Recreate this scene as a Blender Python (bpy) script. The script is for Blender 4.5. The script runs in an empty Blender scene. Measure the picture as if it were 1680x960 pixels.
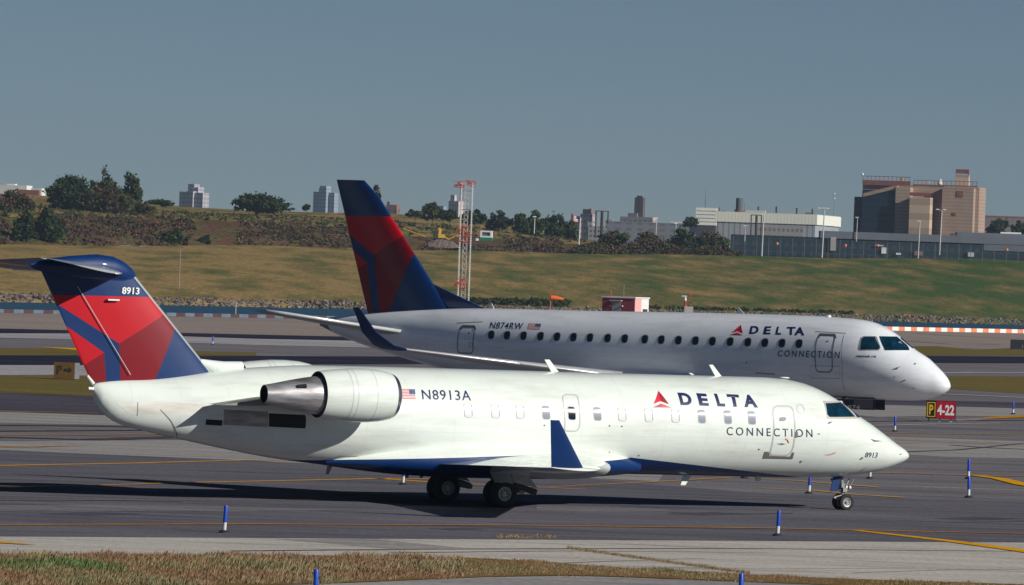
import bpy, bmesh, math, random
import numpy as np
from mathutils import Vector, Matrix
random.seed(7); rng = np.random.default_rng(7)
R = math.radians
sc = bpy.context.scene
C = sc.collection

# ---------------------------------------------------------------- camera
CF, CH, CP, CR = 10468.0, 6.3033, R(-.2261), R(2.0176)     # focal length in px of a 1680 px wide frame, height, pitch, roll
cam = bpy.data.cameras.new('camera'); camo = bpy.data.objects.new('camera', cam); C.objects.link(camo)
cam.sensor_width = 36; cam.lens = 36 * CF / 1680; cam.clip_start = 1; cam.clip_end = 30000
fwd = Vector((0, math.cos(CP), math.sin(CP))); up0 = Vector((0, -math.sin(CP), math.cos(CP))); r0 = Vector((1, 0, 0))
er = r0 * math.cos(CR) + up0 * math.sin(CR); eu = up0 * math.cos(CR) - r0 * math.sin(CR)
M = Matrix((er, eu, -fwd)).transposed().to_4x4(); M.translation = Vector((0, 0, CH)); camo.matrix_world = M
sc.camera = camo

# ---------------------------------------------------------------- sky, sun, exposure
SUN_AZ, SUN_EL = -31, 24.5          # degrees; azimuth measured from +x, towards the camera side
w = bpy.data.worlds.new('World'); sc.world = w; w.use_nodes = True
nt = w.node_tree; bg = nt.nodes['Background']
sky = nt.nodes.new('ShaderNodeTexSky'); sky.sky_type = 'NISHITA'; sky.sun_disc = False
sky.sun_elevation = R(SUN_EL); sky.sun_rotation = R(90 - SUN_AZ)
sky.air_density = 0.5; sky.dust_density = 0.0; sky.ozone_density = 3.0
tint = nt.nodes.new('ShaderNodeMix'); tint.data_type = 'RGBA'; tint.blend_type = 'MULTIPLY'; tint.inputs[0].default_value = 1
tint.inputs[7].default_value = (.76, .755, .735, 1)
nt.links.new(sky.outputs[0], tint.inputs[6]); nt.links.new(tint.outputs[2], bg.inputs[0])
bg.inputs[1].default_value = 0.05
sl = bpy.data.lights.new('sun', 'SUN'); sl.energy = 4.6; sl.angle = R(.53); sl.color = (1, .965, .90)
so = bpy.data.objects.new('sun', sl); C.objects.link(so); so.location = (60, -30, 60)
sd = Vector((math.cos(R(SUN_AZ)) * math.cos(R(SUN_EL)), math.sin(R(SUN_AZ)) * math.cos(R(SUN_EL)), math.sin(R(SUN_EL))))
so.rotation_euler = sd.to_track_quat('Z', 'Y').to_euler()
sc.view_settings.view_transform = 'Standard'; sc.view_settings.look = 'None'
sc.view_settings.gamma = 1; sc.view_settings.exposure = 0.0; sc.view_settings.use_curve_mapping = False
sc.render.engine = 'CYCLES'
sc.cycles.volume_bounces = 0; sc.cycles.max_bounces = 6

# ---------------------------------------------------------------- where things stand
def ray(u, v):
    a, b = u - 840, v - 480; c, s = math.cos(CR), math.sin(CR)
    U = a * c + b * s; V = -a * s + b * c
    X = U / CF; zz = -V / CF
    return np.array([X, math.cos(CP) - zz * math.sin(CP), math.sin(CP) + zz * math.cos(CP)])
def at(u, v, Y):
    d = ray(u, v); t = Y / d[1]; return Vector((d[0] * t, Y, CH + d[2] * t))
def gnd(u, v, z=0.):
    d = ray(u, v); t = (z - CH) / d[2]; return Vector((d[0] * t, d[1] * t, z))

# ---------------------------------------------------------------- materials
MATS = {}
def mat(name, col, rough=.5, metal=0., coat=0., noise=0., nscale=3., col2=None, bump=0., detail=6., spec=.5, stretch=(1, 1, 1), space='Object', emit=None):
    if name in MATS: return MATS[name]
    m = bpy.data.materials.new(name); m.use_nodes = True; t = m.node_tree; b = t.nodes['Principled BSDF']
    c4 = (*col, 1)
    b.inputs['Base Color'].default_value = c4; b.inputs['Roughness'].default_value = rough; b.inputs['Metallic'].default_value = metal
    b.inputs['Coat Weight'].default_value = coat; b.inputs['Coat Roughness'].default_value = .08
    b.inputs['Specular IOR Level'].default_value = spec
    if noise or col2 or bump:
        tc = t.nodes.new('ShaderNodeTexCoord'); mp = t.nodes.new('ShaderNodeMapping'); mp.inputs['Scale'].default_value = stretch
        n = t.nodes.new('ShaderNodeTexNoise'); n.inputs['Scale'].default_value = nscale; n.inputs['Detail'].default_value = detail; n.inputs['Roughness'].default_value = .62
        t.links.new(tc.outputs[space], mp.inputs[0]); t.links.new(mp.outputs[0], n.inputs[0])
        rp = t.nodes.new('ShaderNodeValToRGB'); rp.color_ramp.elements[0].position = .34; rp.color_ramp.elements[1].position = .68
        c2 = col2 if col2 else tuple(x * (1 - noise) for x in col)
        rp.color_ramp.elements[0].color = (*c2, 1); rp.color_ramp.elements[1].color = c4
        t.links.new(n.outputs[0], rp.inputs[0]); t.links.new(rp.outputs[0], b.inputs['Base Color'])
        if bump:
            bp = t.nodes.new('ShaderNodeBump'); bp.inputs['Strength'].default_value = bump; t.links.new(n.outputs[0], bp.inputs['Height']); t.links.new(bp.outputs[0], b.inputs['Normal'])
    if emit: b.inputs['Emission Color'].default_value = (*emit, 1); b.inputs['Emission Strength'].default_value = 1
    MATS[name] = m; return m

def srgb(r, g, b):
    f = lambda c: (c / 255 / 12.92) if c / 255 <= .04045 else ((c / 255 + .055) / 1.055) ** 2.4
    return (f(r), f(g), f(b))

def ground_mat(name, cols, scales, seams=0.):
    """mottled pavement or grass: several octaves of noise, some stretched along the taxiway"""
    m = bpy.data.materials.new(name); m.use_nodes = True; t = m.node_tree; b = t.nodes['Principled BSDF']
    b.inputs['Roughness'].default_value = 1; b.inputs['Specular IOR Level'].default_value = 0
    tc = t.nodes.new('ShaderNodeTexCoord')
    def noi(scale, rot, st, det=5, rgh=.6):
        mp = t.nodes.new('ShaderNodeMapping'); mp.inputs['Rotation'].default_value = (0, 0, rot); mp.inputs['Scale'].default_value = st
        n = t.nodes.new('ShaderNodeTexNoise'); n.inputs['Scale'].default_value = scale; n.inputs['Detail'].default_value = det; n.inputs['Roughness'].default_value = rgh
        t.links.new(tc.outputs['Object'], mp.inputs[0]); t.links.new(mp.outputs[0], n.inputs[0]); return n
    a, bb, c = cols
    n1 = noi(scales[0], R(-30), (.25, 1, 1)); n2 = noi(scales[1], R(-30), (.12, 1, 1)); n3 = noi(scales[2], 0, (1, 1, 1), 3)
    r1 = t.nodes.new('ShaderNodeValToRGB'); r1.color_ramp.elements[0].position = .35; r1.color_ramp.elements[1].position = .66
    r1.color_ramp.elements[0].color = (*a, 1); r1.color_ramp.elements[1].color = (*bb, 1)
    t.links.new(n1.outputs[0], r1.inputs[0])
    mx = t.nodes.new('ShaderNodeMix'); mx.data_type = 'RGBA'; mx.inputs[7].default_value = (*c, 1)
    r2 = t.nodes.new('ShaderNodeMapRange'); r2.inputs[1].default_value = .5; r2.inputs[2].default_value = .72
    t.links.new(n2.outputs[0], r2.inputs[0]); t.links.new(r2.outputs[0], mx.inputs[0]); t.links.new(r1.outputs[0], mx.inputs[6])
    hs = t.nodes.new('ShaderNodeHueSaturation'); r3 = t.nodes.new('ShaderNodeMapRange'); r3.inputs[1].default_value = .25; r3.inputs[2].default_value = .75; r3.inputs[3].default_value = .72; r3.inputs[4].default_value = 1.28
    t.links.new(n3.outputs[0], r3.inputs[0]); t.links.new(r3.outputs[0], hs.inputs['Value']); t.links.new(mx.outputs[2], hs.inputs['Color']); t.links.new(hs.outputs[0], b.inputs['Base Color'])
    MATS[name] = m; return m

# paints
def paint(name, col, dirt=None, amt=.25, rough=.42, coat=.8, sc_=1.2, panel=0, panz=0.):
    """gloss aircraft paint with faint streaky grime"""
    m = bpy.data.materials.new(name); m.use_nodes = True; t = m.node_tree; b = t.nodes['Principled BSDF']
    b.inputs['Roughness'].default_value = rough; b.inputs['Coat Weight'].default_value = coat; b.inputs['Coat Roughness'].default_value = .045
    b.inputs['Specular IOR Level'].default_value = .25
    tc = t.nodes.new('ShaderNodeTexCoord'); mp = t.nodes.new('ShaderNodeMapping'); mp.inputs['Scale'].default_value = (1, 1, 2.2)
    n = t.nodes.new('ShaderNodeTexNoise'); n.inputs['Scale'].default_value = sc_; n.inputs['Detail'].default_value = 8; n.inputs['Roughness'].default_value = .6
    t.links.new(tc.outputs['Object'], mp.inputs[0]); t.links.new(mp.outputs[0], n.inputs[0])
    mr = t.nodes.new('ShaderNodeMapRange'); mr.inputs[1].default_value = .48; mr.inputs[2].default_value = .75; mr.inputs[4].default_value = amt
    mx = t.nodes.new('ShaderNodeMix'); mx.data_type = 'RGBA'; mx.inputs[6].default_value = (*col, 1)
    mx.inputs[7].default_value = (*(dirt or tuple(c * .6 for c in col)), 1)
    t.links.new(n.outputs[0], mr.inputs[0]); t.links.new(mr.outputs[0], mx.inputs[0]); t.links.new(mx.outputs[2], b.inputs['Base Color'])
    if panel:
        sp = t.nodes.new('ShaderNodeSeparateXYZ'); t.links.new(tc.outputs['Object'], sp.inputs[0])
        def math_(op, a, b_=None):
            q = t.nodes.new('ShaderNodeMath'); q.operation = op
            for i_, v_ in enumerate((a, b_)):
                if v_ is None: continue
                if isinstance(v_, (int, float)): q.inputs[i_].default_value = v_
                else: t.links.new(v_, q.inputs[i_])
            return q.outputs[0]
        lx = math_('GREATER_THAN', math_('ABSOLUTE', math_('SUBTRACT', math_('FRACT', math_('DIVIDE', sp.outputs[0], panel)), .5)), .5 - .009 / panel)
        lz = math_('LESS_THAN', math_('ABSOLUTE', math_('SUBTRACT', sp.outputs[2], panz)), .008)
        ln = math_('MULTIPLY', math_('MAXIMUM', lx, lz), .17)
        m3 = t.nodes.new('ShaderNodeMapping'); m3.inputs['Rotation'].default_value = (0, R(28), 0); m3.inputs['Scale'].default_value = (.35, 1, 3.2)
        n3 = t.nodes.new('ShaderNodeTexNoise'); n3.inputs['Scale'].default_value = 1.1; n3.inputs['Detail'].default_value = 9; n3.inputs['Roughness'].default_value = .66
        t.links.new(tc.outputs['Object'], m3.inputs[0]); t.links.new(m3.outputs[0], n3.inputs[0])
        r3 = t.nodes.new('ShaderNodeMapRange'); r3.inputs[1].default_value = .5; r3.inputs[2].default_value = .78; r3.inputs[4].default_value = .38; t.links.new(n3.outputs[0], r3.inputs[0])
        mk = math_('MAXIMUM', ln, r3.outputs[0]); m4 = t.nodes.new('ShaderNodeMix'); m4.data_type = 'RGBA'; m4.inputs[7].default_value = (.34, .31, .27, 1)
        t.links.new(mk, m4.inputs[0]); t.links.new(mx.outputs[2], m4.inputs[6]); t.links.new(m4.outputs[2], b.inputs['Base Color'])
    mr2 = t.nodes.new('ShaderNodeMapRange'); mr2.inputs[3].default_value = rough * .8; mr2.inputs[4].default_value = rough * 1.4
    t.links.new(n.outputs[0], mr2.inputs[0]); t.links.new(mr2.outputs[0], b.inputs['Roughness'])
    MATS[name] = m; return m
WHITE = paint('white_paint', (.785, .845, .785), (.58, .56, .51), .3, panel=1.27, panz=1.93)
WHITE2 = paint('white_paint_second_jet', (.90, .93, .97), (.66, .65, .64), .3, rough=.42, panel=1.6, panz=2.75)
NAVY = paint('navy_paint', (.0005, .027, .125), amt=.3, coat=.5)
NAVY2 = paint('navy_paint_worn', (.035, .07, .21), (.12, .15, .25), .7, rough=.4, sc_=4)
RED = paint('red_paint', (.50, .0005, .010), amt=.15, coat=.3)
DRED = paint('dark_red_paint', (.20, .0005, .008), amt=.15, coat=.4)
BARE = mat('bare_metal', (.62, .63, .65), .28, 1, noise=.25, nscale=6)
SOOT = mat('sooty_metal', (.72, .72, .75), .36, .7, col2=(.26, .22, .21), nscale=2.2, stretch=(.5, 1, 3))
DARK = mat('black_opening', (.006, .007, .009), .7)
RUBBER = mat('tyre_rubber', (.018, .018, .02), .8, noise=.3, nscale=20)
RIM = mat('wheel_rim_grey', (.5, .5, .48), .4, .3, noise=.4, nscale=15)
GREY = mat('grey_paint', (.30, .31, .32), .45, noise=.25, nscale=3)
GREYP = mat('pale_grey_seal', (.5, .51, .5), .5)
GREYD = mat('door_sill_grey', (.16, .15, .15), .6)
GLASS = mat('window_glass', (.006, .014, .022), .08, 0, .3, spec=.5)
EDGE = mat('polished_edge', (.80, .80, .80), .3, .35, noise=.2, nscale=3)
COCKG = mat('cockpit_glass', (.004, .045, .085), .05, 0, .5, spec=.6, noise=.7, nscale=3.)
SHADE_W = mat('window_shade_white', (.62, .66, .65), .5, coat=.6)
SHADE_G = mat('window_shade_grey', (.16, .19, .25), .5, coat=.8)
LETTER = mat('navy_lettering', (.01, .02, .10), .4)
LETTERB = mat('grey_navy_lettering', (.03, .05, .09), .4)
LETTERW = mat('white_lettering', (.8, .82, .8), .4)
BEIGE = mat('beige_frame', (.50, .46, .42), .45)

# ---------------------------------------------------------------- object helpers
def tag(o, label=None, cat=None, group=None, kind=None):
    if label: o['label'] = label
    if cat: o['category'] = cat
    if group: o['group'] = group
    if kind: o['kind'] = kind
    return o
def thing(name, label, cat, loc=(0, 0, 0), rotz=0., group=None):
    o = bpy.data.objects.new(name, None); C.objects.link(o); o.location = loc; o.rotation_euler = (0, 0, rotz)
    o.empty_display_size = .3
    return tag(o, label, cat, group)
def link(name, me, parent=None, label=None):
    o = bpy.data.objects.new(name, me); C.objects.link(o)
    if parent is not None: o.parent = parent
    if label: o['label'] = label
    return o
def mesh(name, V, F, mats, parent=None, smooth=False, fm=None, label=None, sharp=None):
    me = bpy.data.meshes.new(name); me.from_pydata([tuple(v) for v in V], [], F)
    for m in (mats if isinstance(mats, (list, tuple)) else [mats]): me.materials.append(m)
    if fm is not None: me.polygons.foreach_set('material_index', fm)
    if smooth: me.shade_smooth()
    me.update()
    if smooth and sharp: me.set_sharp_from_angle(angle=R(sharp))
    return link(name, me, parent, label)
class MB:
    """collects shapes, then links them as ONE mesh"""
    def __init__(s): s.V = []; s.F = []; s.m = []
    def add(s, V, F, mi=0):
        k = len(s.V); s.V += [tuple(v) for v in V]; s.F += [tuple(i + k for i in f) for f in F]; s.m += [mi] * len(F); return s
    def box(s, x0, x1, y0, y1, z0, z1, mi=0):
        V = [(x, y, z) for z in (z0, z1) for y in (y0, y1) for x in (x0, x1)]
        return s.add(V, [(0, 2, 3, 1), (4, 5, 7, 6), (0, 1, 5, 4), (2, 6, 7, 3), (0, 4, 6, 2), (1, 3, 7, 5)], mi)
    def tube(s, a, b, ra, rb=None, n=10, mi=0, cap=True):
        rb = ra if rb is None else rb; a = Vector(a); b = Vector(b); d = (b - a).normalized()
        x = d.orthogonal().normalized(); y = d.cross(x); V = []
        for p, r in ((a, ra), (b, rb)):
            for i in range(n): t = 2 * math.pi * i / n; V.append(p + (x * math.cos(t) + y * math.sin(t)) * r)
        F = [(i, (i + 1) % n, n + (i + 1) % n, n + i) for i in range(n)]
        if cap: F += [tuple(range(n))[::-1], tuple(range(n, 2 * n))]
        return s.add(V, F, mi)
    def lathe(s, prof, c, axis='x', n=32, mi=0, close=False):
        """prof: list of (position along axis, radius)"""
        V = []
        for p, r in prof:
            for i in range(n):
                t = 2 * math.pi * i / n; q = (p, r * math.cos(t), r * math.sin(t)) if axis == 'x' else ((r * math.cos(t), p, r * math.sin(t)) if axis == 'y' else (r * math.cos(t), r * math.sin(t), p))
                V.append((q[0] + c[0], q[1] + c[1], q[2] + c[2]))
        F = []
        for j in range(len(prof) - 1):
            for i in range(n): F.append((j * n + i, j * n + (i + 1) % n, (j + 1) * n + (i + 1) % n, (j + 1) * n + i))
        return s.add(V, F, mi)
    def prism(s, pts, y0, y1, mi=0):
        """pts in (x, z), thickness along y"""
        n = len(pts); V = [(x, y0, z) for x, z in pts] + [(x, y1, z) for x, z in pts]
        F = [tuple(range(n)), tuple(range(n, 2 * n))[::-1]] + [(i, n + i, n + (i + 1) % n, (i + 1) % n) for i in range(n)]
        return s.add(V, F, mi)
    def prismz(s, pts, z0, z1, mi=0):
        n = len(pts); V = [(x, y, z0) for x, y in pts] + [(x, y, z1) for x, y in pts]
        F = [tuple(range(n))[::-1], tuple(range(n, 2 * n))] + [(i, (i + 1) % n, n + (i + 1) % n, n + i) for i in range(n)]
        return s.add(V, F, mi)
    def build(s, name, mats, parent=None, smooth=False, label=None, sharp=35):
        return mesh(name, s.V, s.F, mats, parent, smooth, s.m, label, sharp if smooth else None)
def copy_tree(o, parent=None):
    c = o.copy(); C.objects.link(c)
    if parent is not None: c.parent = parent
    for ch in [x for x in o.children]: copy_tree(ch, c)
    return c
def interp(xs, ys):
    """smooth monotone cubic through control points (xs ascending)"""
    xs = np.array(xs, float); ys = np.array(ys, float); h = np.diff(xs); d = np.diff(ys) / h; m = np.zeros(len(xs))
    for i in range(1, len(xs) - 1):
        if d[i - 1] * d[i] > 0: w1 = 2 * h[i] + h[i - 1]; w2 = h[i] + 2 * h[i - 1]; m[i] = (w1 + w2) / (w1 / d[i - 1] + w2 / d[i])
    m[0] = d[0]; m[-1] = d[-1]
    def f(x):
        x = min(max(x, xs[0]), xs[-1]); i = min(int(np.searchsorted(xs, x, 'right')) - 1, len(h) - 1); t = (x - xs[i]) / h[i]
        return float(ys[i] * (1 + 2 * t) * (1 - t) ** 2 + h[i] * m[i] * t * (1 - t) ** 2 + ys[i + 1] * t * t * (3 - 2 * t) + h[i] * m[i + 1] * t * t * (t - 1))
    return f
def inpoly(x, z, P):
    c = False; j = len(P) - 1
    for i in range(len(P)):
        if (P[i][1] > z) != (P[j][1] > z) and x < (P[j][0] - P[i][0]) * (z - P[i][1]) / (P[j][1] - P[i][1]) + P[i][0]: c = not c
        j = i
    return c

# ---------------------------------------------------------------- aircraft helpers
class Body:
    """a fuselage in its own frame: x forward from the main wheels, y to port, z up; starboard faces the camera"""
    def __init__(s, pos, th, top, bot, wid, ex=2.0):
        s.pos = pos; s.th = th; s.top = interp(*zip(*top)); s.bot = interp(*zip(*bot)); s.wid = interp(*zip(*wid)); s.x0 = top[0][0]; s.x1 = top[-1][0]; s.ex = ex
    def cz(s, x): return (s.top(x) + s.bot(x)) / 2, max((s.top(x) - s.bot(x)) / 2, 1e-4)
    def y(s, x, z):
        c, h = s.cz(x); q = min(abs((z - c) / h), .999); return s.wid(x) * (1 - q ** s.ex) ** (1 / s.ex)
    def normal(s, x, z, side):
        e = .02; y = s.y(x, z); dx = (s.y(x + e, z) - s.y(x - e, z)) / (2 * e); dz = (s.y(x, z + e) - s.y(x, z - e)) / (2 * e)
        return Vector((-dx, side, -dz)).normalized()
    def body(s, u, v, L):
        d = ray(u, v); rt = np.array([math.sin(s.th), -math.cos(s.th), 0]); fw = np.array([math.cos(s.th), math.sin(s.th), 0])
        o = np.array([0, 0, CH]) - np.array([s.pos[0], s.pos[1], 0]); t = (L - o @ rt) / (d @ rt); p = o + d * t
        return float(p @ fw), float(p[2])
    def S(s, u, v):
        """(x, z) of the starboard skin seen at a pixel of the photograph"""
        L = s.wid((s.x0 + s.x1) / 2) * .8
        for _ in range(25):
            x, z = s.body(u, v, L); L = .5 * L + .5 * s.y(x, z)
        return x, z
    def ring(s, x, n, grow=0.):
        c, h = s.cz(x); w_ = s.wid(x) + grow; h += grow; V = []
        for i in range(n):
            t = 2 * math.pi * i / n; ct, st = math.cos(t), math.sin(t); e = 2 / s.ex
            V.append((x, w_ * math.copysign(abs(st) ** e, st), c + h * math.copysign(abs(ct) ** e, ct)))
        return V
def loft(rings, cap=True):
    n = len(rings[0]); V = [v for r in rings for v in r]; F = []
    for j in range(len(rings) - 1):
        for i in range(n): F.append((j * n + i, j * n + (i + 1) % n, (j + 1) * n + (i + 1) % n, (j + 1) * n + i))
    if cap: F += [tuple(range(n))[::-1], tuple(range((len(rings) - 1) * n, len(rings) * n))]
    return V, F
def bisected(name, V, F, planes, picker, mats, parent, smooth=True, sharp=40, label=None):
    """one mesh cut along paint lines; picker(centre) gives the material index of every face"""
    bm = bmesh.new(); vs = [bm.verts.new(v) for v in V]
    for f in F:
        try: bm.faces.new([vs[i] for i in f])
        except ValueError: pass
    bmesh.ops.recalc_face_normals(bm, faces=bm.faces)
    for co, no in planes:
        bmesh.ops.bisect_plane(bm, geom=bm.verts[:] + bm.edges[:] + bm.faces[:], plane_co=co, plane_no=no, dist=1e-5)
    for f in bm.faces: f.material_index = picker(f.calc_center_median()); f.smooth = smooth
    me = bpy.data.meshes.new(name); bm.to_mesh(me); bm.free()
    for m in mats: me.materials.append(m)
    if smooth: me.set_sharp_from_angle(angle=R(sharp))
    return link(name, me, parent, label)
def edge_planes(polys):
    P = []
    for poly in polys:
        for i in range(len(poly)):
            a, b = poly[i], poly[(i + 1) % len(poly)]; P.append(((a[0], 0, a[1]), Vector((b[1] - a[1], 0, a[0] - b[0])).normalized()))
    return P
def decal_bm(B, bm, side, eps, gx=.3, gz=.06):
    """lay a flat (x, z) mesh on the skin"""
    if not bm.verts: return
    xs = [v.co.x for v in bm.verts]; zs = [v.co.z for v in bm.verts]
    def cut(co, no): bmesh.ops.bisect_plane(bm, geom=bm.verts[:] + bm.edges[:] + bm.faces[:], plane_co=co, plane_no=no, dist=1e-6)
    z = math.ceil(min(zs) / gz) * gz
    while z < max(zs): cut((0, 0, z), (0, 0, 1)); z += gz
    x = math.ceil(min(xs) / gx) * gx
    while x < max(xs): cut((x, 0, 0), (1, 0, 0)); x += gx
    bmesh.ops.triangulate(bm, faces=bm.faces[:])
    for v in bm.verts:
        x, z = v.co.x, v.co.z; n = B.normal(x, z, side); v.co = Vector((x, side * B.y(x, z), z)) + n * eps
    for f in bm.faces: f.smooth = True
def decal(name, B, polys, m, parent, side=-1, eps=.006, gx=.3, gz=.06, label=None):
    """polys: list of (x, z) outlines; m: one material or one per polygon"""
    ms = m if isinstance(m, list) else [m]; bm = bmesh.new()
    for k, P in enumerate(polys):
        f = bm.faces.new([bm.verts.new((x, 0, z)) for x, z in P]); f.material_index = k if isinstance(m, list) else 0
    decal_bm(B, bm, side, eps, gx, gz); me = bpy.data.meshes.new(name); bm.to_mesh(me); bm.free()
    for q in ms: me.materials.append(q)
    return link(name, me, parent, label)
def decals(name, B, polys, m, parent, eps=.006):
    for P_ in polys: decal(name, B, [P_] if not isinstance(P_[0][0], tuple) else P_, m, parent, eps=eps)
def stroke(pts, w_, closed=True):
    """outline of even width as quads"""
    n = len(pts); out = []
    def off(i, s):
        p = Vector(pts[i]); a = Vector(pts[(i - 1) % n]) if closed or i > 0 else p; b = Vector(pts[(i + 1) % n]) if closed or i < n - 1 else p
        d = (b - a).normalized(); return (p.x - d.y * s, p.y + d.x * s)
    for i in range(n if closed else n - 1):
        j = (i + 1) % n; out.append([off(i, -w_ / 2), off(j, -w_ / 2), off(j, w_ / 2), off(i, w_ / 2)])
    return out
def rrect(a, b, c, d, r=.25, n=4):
    """rounded quad through four corners"""
    P = [Vector(q) for q in (a, b, c, d)]; out = []
    for i in range(4):
        p, q, o = P[i], P[(i - 1) % 4], P[(i + 1) % 4]; A = p + (q - p) * r; Bv = p + (o - p) * (r * (q - p).length / max((o - p).length, 1e-6))
        for k in range(n + 1): t = k / n; out.append(tuple(A * (1 - t) ** 2 + p * 2 * t * (1 - t) + Bv * t * t))
    return out
def text_bm(txt, bold=0., spacing=1.):
    cu = bpy.data.curves.new('lettering', 'FONT'); cu.body = txt; cu.size = 1; cu.offset = bold; cu.space_character = spacing; cu.resolution_u = 4
    o = bpy.data.objects.new('lettering', cu); C.objects.link(o); dg = bpy.context.evaluated_depsgraph_get(); dg.update()
    me = bpy.data.meshes.new_from_object(o.evaluated_get(dg)); bpy.data.objects.remove(o); bm = bmesh.new(); bm.from_mesh(me); bpy.data.meshes.remove(me)
    return bm
def text_quad(txt, q, bold=0., spacing=1.):
    """flat lettering stretched into the quad q = bottom left, bottom right, top right, top left, given in (x, z)"""
    bm = text_bm(txt, bold, spacing); xs = [v.co.x for v in bm.verts]; ys = [v.co.y for v in bm.verts]; x0, x1, y0, y1 = min(xs), max(xs), min(ys), max(ys)
    a, b, c, d = [Vector(p) for p in q]
    for v in bm.verts:
        s = (v.co.x - x0) / (x1 - x0); t = (v.co.y - y0) / (y1 - y0); p = (a * (1 - s) + b * s) * (1 - t) + (d * (1 - s) + c * s) * t; v.co = (p.x, 0, p.y)
    return bm
def text_skin(name, B, txt, q, m, parent, bold=0., spacing=1., side=-1, eps=.007, label=None):
    bm = text_quad(txt, q, bold, spacing); decal_bm(B, bm, side, eps); me = bpy.data.meshes.new(name); bm.to_mesh(me); bm.free(); me.materials.append(m)
    return link(name, me, parent, label)
def foil(sections, n=14):
    """sections: (leading edge xyz, chord, thickness ratio, thickness direction[, nose-down angle])"""
    rings = []
    for sct in sections:
        p, c, t, td = sct[:4]; a = sct[4] if len(sct) > 4 else 0; p = Vector(p); td = Vector(td); ch = Vector((-math.cos(a), 0, math.sin(a)))
        ts = [.5 * (1 - math.cos(math.pi * i / n)) for i in range(n + 1)]; yt = lambda x: 5 * t * (.2969 * x ** .5 - .126 * x - .3516 * x * x + .2843 * x ** 3 - .1015 * x ** 4)
        rings.append([p + ch * c * x + td * yt(x) * c for x in ts] + [p + ch * c * x - td * yt(x) * c for x in ts[-2:0:-1]])
    return loft(rings)
def wheel(parent, x, y, r, w_, rimr, name='wheel', out=-1):
    """wheel with tyre and rim as its own pieces; out is the side the rim's face looks to"""
    h = w_ / 2; m = MB(); prof = [(-h * .72, rimr), (-h * .95, rimr + (r - rimr) * .35), (-h, rimr + (r - rimr) * .6), (-h * .8, r * .955), (-h * .4, r * .995), (0, r), (h * .4, r * .995), (h * .8, r * .955), (h, rimr + (r - rimr) * .6), (h * .95, rimr + (r - rimr) * .35), (h * .72, rimr)]
    m.lathe(prof, (x, y, r), 'y', 36); t = m.build(name, [RUBBER], parent, True, sharp=60)
    m = MB()
    for s_ in (-1, 1):
        m.lathe([(s_ * h * .78, rimr), (s_ * h * .72, rimr * .86), (s_ * h * .38, rimr * .74), (s_ * h * .34, rimr * .36), (s_ * h * .6, rimr * .3), (s_ * h * .62, .001)], (x, y, r), 'y', 32, 0)
        for k in range(8):
            a = 2 * math.pi * k / 8; cx, cz_ = x + math.cos(a) * rimr * .56, r + math.sin(a) * rimr * .56
            m.tube((cx, y + s_ * h * .3, cz_), (cx, y + s_ * h * .42, cz_), rimr * .13, n=10, mi=1)
    m.build('rim', [RIM, DARK], t, True)
    return t

# ================================================================ the setting
Y0 = lambda u: 1005 + 330 * max(-.3, min(1.3, u / 1680))            # far shore
yh = lambda u: 439.7 + (u - 840) * .0352                               # eye level
def zv(u, v, Y): return at(u, v, Y).z
TOPV = interp([-300, 0, 400, 560, 950, 1200, 1680, 2000], [398, 401, 404, 407, 415, 420, 425.5, 429])
SCRUB = interp([-300, 0, 200, 400, 600, 700, 800, 950, 1100, 1200, 2000], [352, 352, 356, 362, 374, 386, 390, 397, 404, 420, 429])
RIDGE = interp([-300, 0, 110, 230, 330, 500, 600, 700, 750, 850, 950, 990, 1210, 2000], [316, 318, 324, 333, 341, 348, 350, 353, 357, 371, 391, 398, 419, 428])
us = list(range(-1500, -300, 60)) + list(range(-300, 2001, 20)) + list(range(2060, 3200, 60))
V = []; F = []
rows = [(-8, None, -3.), (0, None, -2.05), (2, None, -1.5), (6, None, -.95)] + [(6 + 294 * k / 16, 'f', k / 16) for k in range(1, 17)]
for s_, kd, val in rows:
    for u in us:
        Y = Y0(u) + s_
        if kd is None: z = val
        else:
            zt = zv(u, TOPV(u), Y0(u) + 300); z = -.95 + (zt + .95) * (val ** .92) + .25 * math.sin(u * .013 + s_ * .05) * math.sin(s_ * .021 + u * .004)
        V.append((at(u, yh(u), Y).x, Y, z))
n = len(us); F = [(j * n + i, j * n + i + 1, (j + 1) * n + i + 1, (j + 1) * n + i) for j in range(len(rows) - 1) for i in range(n - 1)]
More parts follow.
